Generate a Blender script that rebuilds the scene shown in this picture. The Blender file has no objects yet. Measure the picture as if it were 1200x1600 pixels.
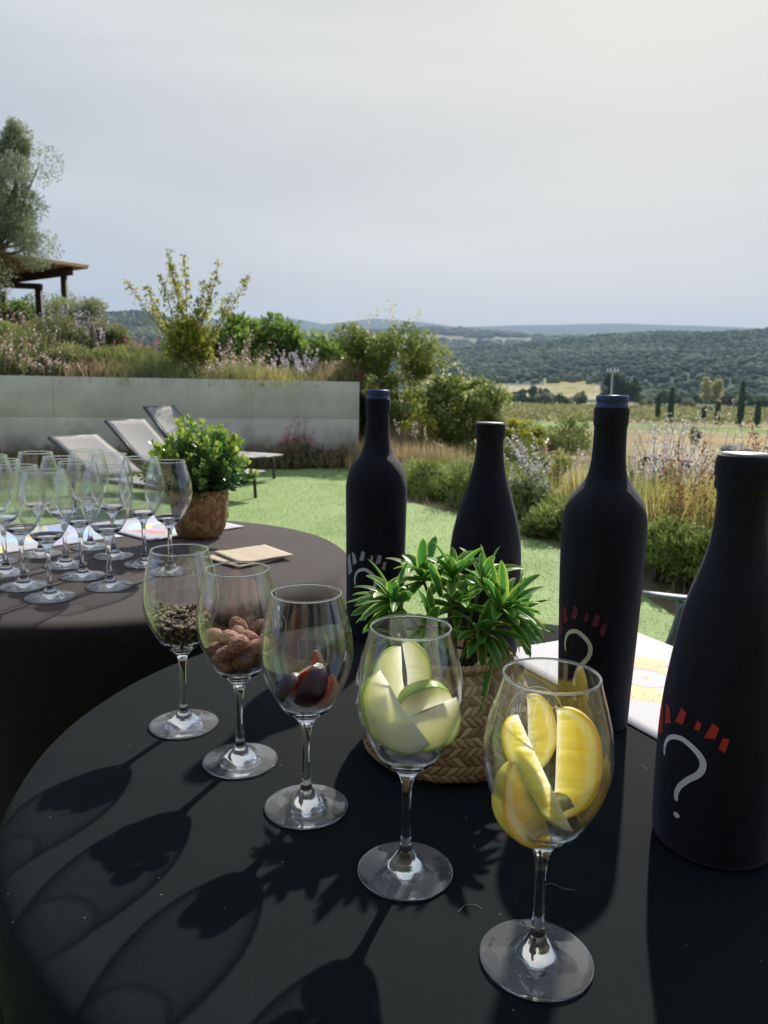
import bpy, bmesh, math, random
import numpy as np
from mathutils import Vector, Matrix

sc = bpy.context.scene
COL = sc.collection
PI = math.pi
rad = math.radians

# ------------------------------------------------------------------ camera
H_CAM = 1.17
PITCH = rad(9.3); ROLL = rad(1.0)
cF = Vector((0, math.cos(PITCH), -math.sin(PITCH)))
cU0 = Vector((0, math.sin(PITCH), math.cos(PITCH)))
cR0 = Vector((1, 0, 0))
cR = cR0 * math.cos(ROLL) + cU0 * math.sin(ROLL)
cU = -cR0 * math.sin(ROLL) + cU0 * math.cos(ROLL)
cam_data = bpy.data.cameras.new('camera')
cam = bpy.data.objects.new('camera', cam_data)
COL.objects.link(cam)
cam.matrix_world = Matrix(((cR.x, cU.x, -cF.x, 0), (cR.y, cU.y, -cF.y, 0), (cR.z, cU.z, -cF.z, H_CAM), (0, 0, 0, 1)))
cam_data.sensor_fit = 'HORIZONTAL'
cam_data.sensor_width = 36.0
cam_data.lens = 36.0
cam_data.clip_start = 0.02
cam_data.clip_end = 30000
cam_data.dof.use_dof = True
cam_data.dof.focus_distance = 0.78
cam_data.dof.aperture_fstop = 17.0
sc.camera = cam

# ------------------------------------------------------------------ render
sc.render.engine = 'CYCLES'
cy = sc.cycles
cy.max_bounces = 14
cy.diffuse_bounces = 3
cy.glossy_bounces = 6
cy.transmission_bounces = 12
cy.transparent_max_bounces = 64
cy.volume_bounces = 0
cy.caustics_reflective = False
cy.caustics_refractive = False
cy.sample_clamp_indirect = 8
cy.use_denoising = True
cy.use_adaptive_sampling = True
cy.adaptive_threshold = 0.015
sc.view_settings.view_transform = 'Standard'
sc.view_settings.look = 'None'
sc.view_settings.gamma = 1
sc.view_settings.exposure = 0.48
sc.view_settings.use_curve_mapping = False

# ------------------------------------------------------------------ sky and sun
SUN_AZ = rad(20.0); SUN_EL = rad(38.0)
world = bpy.data.worlds.new('World')
sc.world = world
world.use_nodes = True
wn = world.node_tree.nodes; wl = world.node_tree.links
wn.clear()
sky = wn.new('ShaderNodeTexSky'); sky.sky_type = 'NISHITA'
sky.sun_disc = False; sky.sun_elevation = SUN_EL; sky.sun_rotation = SUN_AZ
sky.air_density = 1.0; sky.dust_density = 1.5; sky.ozone_density = 1.2
skm = wn.new('ShaderNodeVectorMath'); skm.operation = 'SCALE'; skm.inputs[3].default_value = 0.07
wl.new(sky.outputs[0], skm.inputs[0])
tc = wn.new('ShaderNodeTexCoord')
mp = wn.new('ShaderNodeMapping'); mp.inputs['Scale'].default_value = (0.7, 1.3, 6.0); mp.inputs['Rotation'].default_value = (0.1, 0.12, 0.3)
wl.new(tc.outputs['Generated'], mp.inputs[0])
nz = wn.new('ShaderNodeTexNoise'); nz.inputs['Scale'].default_value = 1.3; nz.inputs['Detail'].default_value = 4; nz.inputs['Roughness'].default_value = 0.42; nz.inputs['Distortion'].default_value = 0.5
wl.new(mp.outputs[0], nz.inputs['Vector'])
# thin cloud veil: brighter where sunlight is scattered forward through it
dt = wn.new('ShaderNodeVectorMath'); dt.operation = 'DOT_PRODUCT'
nm = wn.new('ShaderNodeVectorMath'); nm.operation = 'NORMALIZE'; wl.new(tc.outputs['Generated'], nm.inputs[0])
wl.new(nm.outputs[0], dt.inputs[0])
CA, CE = rad(18), rad(13)      # brightest part of the cloud bank lies below the sun
dt.inputs[1].default_value = (math.sin(CA) * math.cos(CE), math.cos(CA) * math.cos(CE), math.sin(CE))
mr = wn.new('ShaderNodeMapRange'); mr.inputs[1].default_value = 0.55; mr.inputs[2].default_value = 1.0; mr.inputs[3].default_value = 0.0; mr.inputs[4].default_value = 1.0
wl.new(dt.outputs['Value'], mr.inputs[0])
cr = wn.new('ShaderNodeValToRGB')
cr.color_ramp.elements[0].position = 0.0; cr.color_ramp.elements[0].color = (0.34, 0.41, 0.57, 1)
e = cr.color_ramp.elements.new(0.45); e.color = (0.485, 0.505, 0.505, 1)
cr.color_ramp.elements[-1].position = 1.0; cr.color_ramp.elements[-1].color = (0.65, 0.625, 0.545, 1)
wl.new(mr.outputs[0], cr.inputs[0])
fr = wn.new('ShaderNodeMapRange'); fr.inputs[1].default_value = 0.3; fr.inputs[2].default_value = 0.7; fr.inputs[3].default_value = 0.78; fr.inputs[4].default_value = 1.0
wl.new(nz.outputs['Fac'], fr.inputs[0])
mx = wn.new('ShaderNodeMix'); mx.data_type = 'RGBA'
wl.new(fr.outputs[0], mx.inputs[0]); wl.new(skm.outputs[0], mx.inputs[6]); wl.new(cr.outputs[0], mx.inputs[7])
bg = wn.new('ShaderNodeBackground'); bg.inputs[1].default_value = 1.0
vr = wn.new('ShaderNodeMapRange'); vr.inputs[1].default_value = .3; vr.inputs[2].default_value = .7; vr.inputs[3].default_value = .86; vr.inputs[4].default_value = 1.08
wl.new(nz.outputs['Fac'], vr.inputs[0]); vs = wn.new('ShaderNodeVectorMath'); vs.operation = 'SCALE'; wl.new(mx.outputs[2], vs.inputs[0]); wl.new(vr.outputs[0], vs.inputs[3])
wl.new(vs.outputs[0], bg.inputs[0])
wo = wn.new('ShaderNodeOutputWorld'); wl.new(bg.outputs[0], wo.inputs[0])

sd = bpy.data.lights.new('sun', 'SUN'); sd.energy = 4.8; sd.angle = rad(0.9); sd.color = (1.0, 0.94, 0.84)
so = bpy.data.objects.new('sun', sd); COL.objects.link(so)
sdir = Vector((math.sin(SUN_AZ) * math.cos(SUN_EL), math.cos(SUN_AZ) * math.cos(SUN_EL), math.sin(SUN_EL)))
so.rotation_euler = sdir.to_track_quat('Z', 'Y').to_euler()
so.location = (0, 0, 50)

# ------------------------------------------------------------------ materials
MATS = {}
def new_mat(name):
    m = bpy.data.materials.new(name); m.use_nodes = True
    n = m.node_tree.nodes; l = m.node_tree.links
    b = n['Principled BSDF']
    MATS[name] = m
    return m, n, l, b
def setp(b, col=None, rough=None, **k):
    if col is not None: b.inputs['Base Color'].default_value = (*col, 1)
    if rough is not None: b.inputs['Roughness'].default_value = rough
    for kk, v in k.items(): b.inputs[kk.replace('_', ' ')].default_value = v
def mat(name, col, rough=0.6, noise=0.0, nscale=20, bump=0.0, bscale=200, **k):
    m, n, l, b = new_mat(name)
    setp(b, col, rough, **k)
    t = n.new('ShaderNodeTexCoord')
    if noise > 0:
        z = n.new('ShaderNodeTexNoise'); z.inputs['Scale'].default_value = nscale; z.inputs['Detail'].default_value = 6
        l.new(t.outputs['Object'], z.inputs['Vector'])
        r = n.new('ShaderNodeValToRGB')
        r.color_ramp.elements[0].position = 0.3; r.color_ramp.elements[1].position = 0.7
        r.color_ramp.elements[0].color = (*[c * (1 - noise) for c in col], 1)
        r.color_ramp.elements[1].color = (*[min(1, c * (1 + noise)) for c in col], 1)
        l.new(z.outputs['Fac'], r.inputs[0]); l.new(r.outputs[0], b.inputs['Base Color'])
    if bump > 0:
        z2 = n.new('ShaderNodeTexNoise'); z2.inputs['Scale'].default_value = bscale; z2.inputs['Detail'].default_value = 4
        l.new(t.outputs['Object'], z2.inputs['Vector'])
        bp = n.new('ShaderNodeBump'); bp.inputs['Strength'].default_value = bump; bp.inputs['Distance'].default_value = 1.0 / bscale
        l.new(z2.outputs['Fac'], bp.inputs['Height']); l.new(bp.outputs[0], b.inputs['Normal'])
    return m
def leaf_mat(name, c0, c1, c2, rough=0.5, trans=0.35, attr='tint', spec=0.4):
    """leaves: colour varies leaf by leaf with the mesh attribute"""
    m, n, l, b = new_mat(name)
    gain = 1.22; c0, c1, c2 = [tuple(min(.85, v * gain) for v in c_) for c_ in (c0, c1, c2)]; trans = min(.55, trans * 1.3)
    a = n.new('ShaderNodeAttribute'); a.attribute_name = attr
    r = n.new('ShaderNodeValToRGB'); r.color_ramp.elements[0].color = (*c0, 1); r.color_ramp.elements[1].color = (*c2, 1)
    e = r.color_ramp.elements.new(0.5); e.color = (*c1, 1)
    l.new(a.outputs['Fac'], r.inputs[0]); l.new(r.outputs[0], b.inputs['Base Color'])
    b.inputs['Roughness'].default_value = rough
    b.inputs['Specular IOR Level'].default_value = spec
    tr = n.new('ShaderNodeBsdfTranslucent'); l.new(r.outputs[0], tr.inputs[0])
    ms = n.new('ShaderNodeMixShader'); ms.inputs[0].default_value = trans
    l.new(b.outputs[0], ms.inputs[1]); l.new(tr.outputs[0], ms.inputs[2])
    l.new(ms.outputs[0], n['Material Output'].inputs[0])
    return m

# ------------------------------------------------------------------ mesh helpers
def fast_mesh(name, V, polys, material=None, tint=None, smooth=False):
    """V (N,3); polys: list of (M,k) int arrays; tint: per-vertex float"""
    V = np.asarray(V, np.float32)
    if not isinstance(polys, (list, tuple)) or (len(polys) and not isinstance(polys[0], np.ndarray)):
        polys = [np.asarray(polys, np.int32)]
    polys = [p for p in polys if len(p)]
    me = bpy.data.meshes.new(name)
    me.vertices.add(len(V)); me.vertices.foreach_set('co', V.ravel())
    idx = np.concatenate([p.ravel() for p in polys]).astype(np.int32)
    tot = np.concatenate([np.full(len(p), p.shape[1]) for p in polys]).astype(np.int32)
    st = np.concatenate([[0], np.cumsum(tot)[:-1]]).astype(np.int32)
    me.loops.add(len(idx)); me.loops.foreach_set('vertex_index', idx)
    me.polygons.add(len(tot)); me.polygons.foreach_set('loop_start', st); me.polygons.foreach_set('loop_total', tot)
    if smooth: me.polygons.foreach_set('use_smooth', np.ones(len(tot), bool))
    me.update(calc_edges=True)
    if tint is not None:
        at = me.attributes.new('tint', 'FLOAT', 'POINT'); at.data.foreach_set('value', np.asarray(tint, np.float32))
    if material is not None:
        for mm in (material if isinstance(material, (list, tuple)) else [material]): me.materials.append(mm)
    return me
def obj(name, me, parent=None, loc=None):
    o = bpy.data.objects.new(name, me); COL.objects.link(o)
    if parent is not None: o.parent = parent
    if loc is not None: o.location = loc
    return o
def tag(o, label, cat, group=None):
    o['label'] = label; o['category'] = cat
    if group: o['group'] = group
    return o
def thing(name, label, cat, loc=(0, 0, 0), rz=0, group=None):
    o = obj(name, None, None, loc); o.rotation_euler = (0, 0, rz)
    o.empty_display_size = 0.05
    return tag(o, label, cat, group)
def struct(name, me, kind='structure'):
    o = obj(name, me); o['kind'] = kind; return o
def dup(root, loc, rz=0, label=None, scale=None):
    r = root.copy(); COL.objects.link(r); r.location = loc; r.rotation_euler = (0, 0, rz)
    if scale: r.scale = scale
    if label: r['label'] = label
    for ch in list(root.children):
        c = ch.copy(); COL.objects.link(c); c.parent = r
        for g in list(ch.children):
            d = g.copy(); COL.objects.link(d); d.parent = c
    return r
class MB:
    """collects pieces into one mesh"""
    def __init__(s): s.V = []; s.F = {}; s.n = 0; s.T = []
    def add(s, V, F, t=0.5):
        V = np.asarray(V, float).reshape(-1, 3)
        s.V.append(V)
        s.T.append(np.broadcast_to(np.asarray(t, float), (len(V),)))
        for f in (F if isinstance(F, list) and len(F) and isinstance(F[0], np.ndarray) else [np.asarray(F, int)]):
            s.F.setdefault(f.shape[1], []).append(f + s.n)
        s.n += len(V); return s
    def box(s, c, d, R=None, t=0.5):
        x, y, z = np.array(d) / 2
        V = np.array([(a * x, b * y, e * z) for a in (-1, 1) for b in (-1, 1) for e in (-1, 1)])
        if R is not None: V = V @ np.array(R).T
        return s.add(V + np.array(c), np.array([(0, 1, 3, 2), (4, 6, 7, 5), (0, 4, 5, 1), (2, 3, 7, 6), (0, 2, 6, 4), (1, 5, 7, 3)]), t)
    def tube(s, P, r, k=8, t=0.5, cap=True):
        P = np.asarray(P, float); n = len(P)
        r = np.broadcast_to(np.asarray(r, float), (n,))
        T = np.gradient(P, axis=0); T /= np.linalg.norm(T, axis=1)[:, None] + 1e-12
        up = np.array([0, 0, 1.]) if abs(T[0][2]) < .9 else np.array([1., 0, 0])
        V = []
        A = np.cross(T[0], up); A /= np.linalg.norm(A)
        for i in range(n):
            A = A - T[i] * (A @ T[i]); A /= np.linalg.norm(A) + 1e-12
            B = np.cross(T[i], A)
            for j in range(k):
                a = 2 * PI * j / k
                V.append(P[i] + r[i] * (math.cos(a) * A + math.sin(a) * B))
        F = np.array([(i * k + j, i * k + (j + 1) % k, (i + 1) * k + (j + 1) % k, (i + 1) * k + j) for i in range(n - 1) for j in range(k)])
        fl = [F]
        if cap: fl.append(np.array([list(range(k - 1, -1, -1)), [(n - 1) * k + j for j in range(k)]]))
        return s.add(np.array(V), fl, t)
    def mesh(s, name, material, smooth=False):
        return fast_mesh(name, np.concatenate(s.V), [np.concatenate(f) for f in s.F.values()], material, np.concatenate(s.T), smooth)
def spline(P, per=6):
    """Catmull-Rom through 2D/3D points"""
    P = np.asarray(P, float); out = []
    Q = np.vstack([2 * P[0] - P[1], P, 2 * P[-1] - P[-2]])
    for i in range(1, len(Q) - 2):
        for t in np.linspace(0, 1, per, endpoint=False):
            a, b, c, d = Q[i - 1], Q[i], Q[i + 1], Q[i + 2]
            out.append(.5 * (2 * b + (c - a) * t + (2 * a - 5 * b + 4 * c - d) * t * t + (3 * b - a - 3 * c + d) * t ** 3))
    out.append(P[-1]); return np.array(out)
def lathe(prof, n=64):
    """prof: list of (r,z); r==0 ends are poles"""
    V = []; F4 = []; F3 = []; rows = []
    for r, z in prof:
        if r < 1e-7:
            rows.append([len(V)] * n); V.append((0, 0, z))
        else:
            s = len(V); rows.append(list(range(s, s + n)))
            V += [(r * math.cos(2 * PI * j / n), r * math.sin(2 * PI * j / n), z) for j in range(n)]
    for i in range(len(rows) - 1):
        A, B = rows[i], rows[i + 1]
        for j in range(n):
            k = (j + 1) % n
            if A[0] == A[1]: F3.append((A[0], B[k], B[j]))
            elif B[0] == B[1]: F3.append((A[j], A[k], B[0]))
            else: F4.append((A[j], A[k], B[k], B[j]))
    fl = []
    if F4: fl.append(np.array(F4))
    if F3: fl.append(np.array(F3))
    return np.array(V), fl
def lathe_mesh(name, prof, material, n=64, smooth=True):
    V, F = lathe(prof, n); return fast_mesh(name, V, F, material, None, smooth)
def grid_faces(nu, nv, wrap=False):
    """verts indexed i*nv+j"""
    i, j = np.meshgrid(np.arange(nu - 1), np.arange(nv if wrap else nv - 1), indexing='ij')
    j2 = (j + 1) % nv
    return np.stack([i * nv + j, i * nv + j2, (i + 1) * nv + j2, (i + 1) * nv + j], -1).reshape(-1, 4)
def leaves(P, size, aspect=0.45, rng=None, up=0.3, tint=None, D=None, droop=0.0, fold=0.15):
    """one pointed, slightly folded leaf (4 triangles as 2 quads-> 6 verts) at each P; D optional directions"""
    rng = rng or np.random.default_rng(1)
    P = np.asarray(P, float); N = len(P)
    if D is None:
        D = rng.normal(size=(N, 3)); D[:, 2] += up
    D = D / (np.linalg.norm(D, axis=1)[:, None] + 1e-9)
    D[:, 2] -= droop; D /= np.linalg.norm(D, axis=1)[:, None] + 1e-9
    R = rng.normal(size=(N, 3)); S = np.cross(D, R); S /= np.linalg.norm(S, axis=1)[:, None] + 1e-9
    Nn = np.cross(S, D)
    L = (np.asarray(size) * rng.uniform(.7, 1.3, N))[:, None]; W = L * aspect * .5
    V = np.stack([P, P + D * L * .35 + S * W + Nn * L * fold * .4, P + D * L * .75 + S * W * .7 + Nn * L * fold * .4, P + D * L,
                  P + D * L * .75 - S * W * .7 + Nn * L * fold * .4, P + D * L * .35 - S * W + Nn * L * fold * .4], 1).reshape(-1, 3)
    b = np.arange(N)[:, None] * 6
    F = np.concatenate([b + np.array([[0, 1, 2, 3]]), b + np.array([[0, 3, 4, 5]])])
    if tint is None: tint = rng.uniform(0, 1, N)
    T = np.repeat(np.asarray(tint), 6)
    return V, F, T
def clumps(rng, n, R, nleaf, shell=0.55, cs=0.33, flat=1.0):
    """leaf points in an uneven crown made of n clumps inside an ellipsoid of radii R"""
    R = np.array(R, float)
    d = rng.normal(size=(n, 3)); d /= np.linalg.norm(d, axis=1)[:, None]
    c = d * rng.uniform(shell, 1.0, n)[:, None] ** 1.0 * R * (1 - cs * .7)
    rr = rng.uniform(.6, 1.25, n)[:, None] * cs * R.mean()
    k = rng.integers(0, n, nleaf)
    q = rng.normal(size=(nleaf, 3)); q /= np.linalg.norm(q, axis=1)[:, None]
    q *= rng.uniform(0.15, 1, nleaf)[:, None] ** .45
    q[:, 2] *= flat
    P = c[k] + q * rr[k]
    ct = rng.uniform(0, 1, n)[k]
    return P, ct
def from_world(px, py, Y):
    """world point at depth Y along the sight line of a pixel of the 1200x1600 photograph"""
    r = cF + cR * ((px - 600) / 1200) - cU * ((py - 800) / 1200)
    return np.array(Vector((0, 0, H_CAM)) + r * (Y / r.y))
# ================================================================== SETTING
def fnoise(x, y, seed=0):
    """cheap smooth value noise on arrays"""
    rs = np.random.default_rng(seed).uniform(0, 1, (64, 64))
    xi = np.floor(x).astype(int); yi = np.floor(y).astype(int); fx = x - xi; fy = y - yi
    fx = fx * fx * (3 - 2 * fx); fy = fy * fy * (3 - 2 * fy)
    g = lambda a, b: rs[a % 64, b % 64]
    return (g(xi, yi) * (1 - fx) + g(xi + 1, yi) * fx) * (1 - fy) + (g(xi, yi + 1) * (1 - fx) + g(xi + 1, yi + 1) * fx) * fy
def fbm(x, y, seed=0, o=4):
    s = 0; a = .5
    for k in range(o): s = s + a * fnoise(x * 2 ** k, y * 2 ** k, seed + k); a *= .5
    return s
# ridge lines of the surrounding hills: bearing (as photo column) -> height angle
def ridge(xs, ys):
    hy = 603.5 + 0.0175 * (np.array(xs) - 600)
    return np.array(xs, float), (hy - np.array(ys)) / 1200.0
R_near = ridge([-900, 0, 170, 215, 250, 330, 430, 540, 600, 700, 850, 940, 1025, 1110, 1200, 1500, 2400], [560, 515, 503, 500, 506, 530, 538, 540, 543, 548, 541, 534, 531, 534, 532, 525, 540])
R_mid = ridge([-900, 300, 430, 520, 600, 670, 760, 850, 960, 1060, 1200, 1500, 2400], [560, 530, 522, 524, 519, 517, 524, 533, 536, 532, 540, 540, 560])
R_far = ridge([-900, 100, 180, 330, 430, 470, 503, 530, 583, 646, 710, 792, 880, 967, 1083, 1200, 1400, 2400], [540, 515, 510, 505, 501, 505, 511, 508, 502, 507, 515, 513, 514, 514, 519, 528, 530, 545])
def ground_h(X, Y):
    r = np.hypot(X, Y); az = np.arctan2(X, Y)
    inf = np.abs(az) < 1.15
    px = 600 + 1200 / math.cos(PITCH) * np.tan(np.clip(az, -1.1, 1.1))
    n, m, f = [np.interp(px, *R) for R in (R_near, R_mid, R_far)]
    keys = [0, 14, 22, 60, 150, 350, 560, 760, 1050, 1500, 2100, 3100, 3900, 6000, 7600]
    one = np.ones_like(r)
    K = [0 * one, 0 * one, -1.0 * one, -6 * one, -6.8 * one, -6.0 * one, -2.5 * one, (.35 * n + .002) * 760, .68 * n * 1050, n * 1500 + 1.2, n * 2100 * .62, m * 3100, m * 3900 * .75, f * 6000, f * 7600 * .6]
    K = np.stack(K, 0); keys = np.array(keys, float)
    i = np.clip(np.searchsorted(keys, r, side='right') - 1, 0, len(keys) - 2)
    t = np.clip((r - keys[i]) / (keys[i + 1] - keys[i]), 0, 1); t = t * t * (3 - 2 * t) * .6 + t * .4
    a = np.take_along_axis(K, i[None], 0)[0]; b = np.take_along_axis(K, (i + 1)[None], 0)[0]
    z = a + (b - a) * t
    amp = np.interp(r, [0, 40, 200, 600, 1500, 6000], [0, .0, .3, 3, 10, 22])
    z = z + amp * (fbm(X / (r * .22 + 30) + 7, Y / 260. + 3, 3) - .5)
    return np.where(inf, z, np.minimum(z, 0))
rr = [0.0] + list(np.exp(np.arange(math.log(.6), math.log(7600), .024))) + [7600]
az = np.concatenate([np.linspace(-PI, -.74, 34)[:-1], np.linspace(-.74, .74, 520), np.linspace(.74, PI, 34)[1:-1]])
RR, AZ = np.meshgrid(rr, az, indexing='ij')
GX, GY = RR * np.sin(AZ), RR * np.cos(AZ)
GZ = ground_h(GX, GY)
GZ[GZ > -1] -= 0.0
# land cover
def land(X, Y):
    r = np.hypot(X, Y); a = np.arctan2(X, Y)
    px = 600 + 1200 / math.cos(PITCH) * np.tan(np.clip(a, -1.2, 1.2))
    n1 = fbm(X / 2.5, Y / 2.5, 11); n2 = fbm(X / 30, Y / 30, 21); n3 = fbm(X / 180, Y / 180, 31)
    soil = np.array([.17, .15, .075]); dry = np.array([.30, .245, .13]); green = np.array([.17, .26, .07]); vine = np.array([.27, .24, .10])
    tan_ = np.array([.40, .33, .20]); forest = np.array([.045, .085, .055]); olive = np.array([.14, .15, .06])
    C = np.empty(X.shape + (3,)); C[:] = soil
    def put(mask, c, v=.25, nn=n2):
        k = (1 - v + 2 * v * nn)[..., None]
        C[mask] = (np.array(c) * k)[mask]
    put(r > 9, soil * .5 + dry * .5, .4, n1)
    w = r + 14 * (n3 - .5) * np.minimum(r / 100, 1)
    put(w > 40, dry, .25)
    put((w > 60) & (n2 > .56), olive, .3, n1)
    put((w > 104) & (w < 126), dry * .85, .3)
    put((w > 126) & (w < 150), dry * np.array([1.05, .95, .8]), .2)
    put((w > 150) & (w < 186), dry * .9 + olive * .3, .3); put((w > 168) & (w < 186), green, .15)
    put((w > 186) & (w < 330), vine, .25)
    put((w > 215) & (w < 235), tan_ * .75, .2)
    put((w > 330) & (w < 420) & (px < 985), olive * 1.3 + tan_ * .25, .3)
    put((w > 330) & (w < 420) & (px >= 985), olive, .3)
    put(w >= 420, forest, .5)
    put((r > 470) & (r < 640) & (px > 770) & (px < 935) & (n3 > .3), tan_, .1)
    put((r > 560) & (r < 700) & (px > 845) & (px < 925), vine * 1.2, .2)
    put((r > 2350) & (r < 3300) & (px > 590) & (px < 830) & (fbm(X / 300, Y / 200, 5) > .60), tan_ * .38 + np.array([.06, .09, .03]), .3)
    return C
GC = land(GX, GY)
nr, na = RR.shape
gm = fast_mesh('ground', np.stack([GX, GY, GZ], -1).reshape(-1, 3), grid_faces(nr, na, True)[:, ::-1], None, None, True)
ca = gm.color_attributes.new('land', 'FLOAT_COLOR', 'POINT')
ca.data.foreach_set('color', np.concatenate([GC, np.ones(GC.shape[:2] + (1,))], -1).astype(np.float32).ravel())
m, n, l, b = new_mat('land cover'); b.inputs['Roughness'].default_value = .95; b.inputs['Specular IOR Level'].default_value = .1
a = n.new('ShaderNodeAttribute'); a.attribute_name = 'land'
t = n.new('ShaderNodeTexCoord')
z1 = n.new('ShaderNodeTexNoise'); z1.inputs['Scale'].default_value = .06; z1.inputs['Detail'].default_value = 12; z1.inputs['Roughness'].default_value = .75
l.new(t.outputs['Object'], z1.inputs['Vector'])
q = n.new('ShaderNodeMapRange'); q.inputs[1].default_value = .3; q.inputs[2].default_value = .7; q.inputs[3].default_value = .45; q.inputs[4].default_value = 1.5
l.new(z1.outputs['Fac'], q.inputs[0])
vm = n.new('ShaderNodeVectorMath'); vm.operation = 'SCALE'; l.new(a.outputs['Color'], vm.inputs[0]); l.new(q.outputs[0], vm.inputs[3])
l.new(vm.outputs[0], b.inputs['Base Color'])
gm.materials.append(m)
struct('ground', gm)

# distant wood on the hillsides: one mass of crowns
rng = np.random.default_rng(5)
ico = bmesh.new(); bmesh.ops.create_icosphere(ico, subdivisions=2, radius=1)
IV = np.array([v.co[:] for v in ico.verts]); IF = np.array([[v.index for v in f.verts] for f in ico.faces]); ico.free()
def crowns(name, X, Y, R, tint, hz=1.0, seed=3, material=None):
    g = np.random.default_rng(seed); N = len(X); Z = ground_h(X, Y)
    d = 1 + g.normal(0, .11, (N, len(IV), 1))
    V = IV[None] * d * np.stack([R * g.uniform(.8, 1.25, N), R * g.uniform(.8, 1.25, N), R * hz * g.uniform(.75, 1.3, N)], -1)[:, None]
    V = V + np.stack([X, Y, Z + R * hz * .65], -1)[:, None]
    F = (np.arange(N)[:, None, None] * len(IV) + IF[None]).reshape(-1, 3)
    T = np.repeat(tint, len(IV)) + g.normal(0, .08, N * len(IV))
    return fast_mesh(name, V.reshape(-1, 3), F, material, T, True)
def hill_mat(name, c0, c1, c2):
    m = leaf_mat(name, c0, c1, c2, .9, .2, spec=.1)
    n = m.node_tree.nodes; l = m.node_tree.links
    t = n.new('ShaderNodeTexCoord'); z = n.new('ShaderNodeTexNoise'); z.inputs['Scale'].default_value = .7; z.inputs['Detail'].default_value = 5
    l.new(t.outputs['Object'], z.inputs['Vector'])
    bp = n.new('ShaderNodeBump'); bp.inputs['Strength'].default_value = 1.0; bp.inputs['Distance'].default_value = 1.0
    l.new(z.outputs['Fac'], bp.inputs['Height']); l.new(bp.outputs[0], n['Principled BSDF'].inputs['Normal'])
    return m
M_far = hill_mat('far wood leaves', (.06, .11, .065), (.12, .17, .10), (.22, .245, .14))
N = 24000
ra = np.sqrt(rng.uniform(430 ** 2, 1600 ** 2, N)); aa = rng.uniform(-.66, .60, N)
X, Y = ra * np.sin(aa), ra * np.cos(aa); px = 600 + 1200 / math.cos(PITCH) * np.tan(aa)
keep = ~((ra > 440) & (ra < 650) & (px > 765) & (px < 940)) & (fbm(X / 60, Y / 60, 41) > .26)
X, Y, ra = X[keep], Y[keep], ra[keep]
struct('wooded_hillside', crowns('wooded_hillside', X, Y, rng.uniform(1.8, 4.4, len(X)) * np.interp(ra, [430, 1600], [.8, 1.25]), np.clip((fbm(X / 110, Y / 70, 9) - .48) * 2.6 + .4 + rng.uniform(-.22, .25, len(X)), 0, 1), .9, 3, M_far), 'stuff')
N = 7000
ra = np.sqrt(rng.uniform(2300 ** 2, 3300 ** 2, N)); aa = rng.uniform(-.66, .60, N)
X, Y = ra * np.sin(aa), ra * np.cos(aa); px = 600 + 1200 / math.cos(PITCH) * np.tan(aa)
keep = ~((px > 590) & (px < 830) & (fbm(X / 300, Y / 200, 5) > .60))
X, Y = X[keep], Y[keep]
struct('ridge_forest', crowns('ridge_forest', X, Y, rng.uniform(9, 17, len(X)), rng.uniform(0, .9, len(X)), .6, 4, M_far), 'stuff')

# vineyard rows beyond the green strip
m_vine = leaf_mat('vine leaves', (.12, .15, .05), (.23, .24, .09), (.38, .34, .15), .7, .3)
V = []; g = np.random.default_rng(8)
for k in range(46):
    y0 = 190 + k * 2.9 + (k > 14) * 14; x = np.arange(-40, 190, .8); x = x + g.normal(0, .15, len(x))
    yy = y0 + x * .04 + g.normal(0, .12, len(x)); s = g.uniform(size=len(x)) < .9
    V.append(np.stack([x[s], yy[s], np.zeros(s.sum())], 1))
P = np.concatenate(V); P[:, 2] = ground_h(P[:, 0], P[:, 1]) + .35
P = np.repeat(P, 2, 0) + g.normal(0, .12, (len(P) * 2, 3))
Vv, Ff, Tt = leaves(P, 1.0, .9, g, 1.0)
struct('vineyard', fast_mesh('vineyard', Vv, Ff, m_vine, Tt), 'stuff')

# ---- lawn: artificial turf sheet with a short pile
LP = spline([(-.3, 11.15), (-.12, 10.2), (-.02, 9.1), (.12, 8.3), (.26, 7.8), (.50, 7.35), (.72, 7.05), (.93, 6.55), (1.08, 6.1), (1.31, 5.6), (1.45, 5.0), (1.50, 4.4), (1.54, 3.8), (1.65, 3.0), (1.9, 2.0), (2.2, .6), (2.3, -2)], 6)
left = np.array([(-8.5, -2), (-8.5, 8.9)])
poly = np.vstack([LP, left])
bm = bmesh.new()
bm.faces.new([bm.verts.new((x, y, .006)) for x, y in poly]); bmesh.ops.triangulate(bm, faces=bm.faces[:])
me = bpy.data.meshes.new('lawn'); bm.to_mesh(me); bm.free()
m, n, l, b = new_mat('artificial turf'); setp(b, (.12, .24, .04), .75); b.inputs['Specular IOR Level'].default_value = .25
t = n.new('ShaderNodeTexCoord')
z1 = n.new('ShaderNodeTexNoise'); z1.inputs['Scale'].default_value = 1.3; z1.inputs['Detail'].default_value = 8; l.new(t.outputs['Object'], z1.inputs['Vector'])
z2 = n.new('ShaderNodeTexNoise'); z2.inputs['Scale'].default_value = 60; z2.inputs['Detail'].default_value = 5; l.new(t.outputs['Object'], z2.inputs['Vector'])
ma = n.new('ShaderNodeMath'); ma.operation = 'ADD'; l.new(z1.outputs['Fac'], ma.inputs[0]); l.new(z2.outputs['Fac'], ma.inputs[1])
r = n.new('ShaderNodeValToRGB'); r.color_ramp.elements[0].position = .75; r.color_ramp.elements[0].color = (.16, .25, .065, 1); r.color_ramp.elements[1].position = 1.25; r.color_ramp.elements[1].color = (.29, .40, .14, 1)
l.new(ma.outputs[0], r.inputs[0]); l.new(r.outputs[0], b.inputs['Base Color'])
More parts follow.
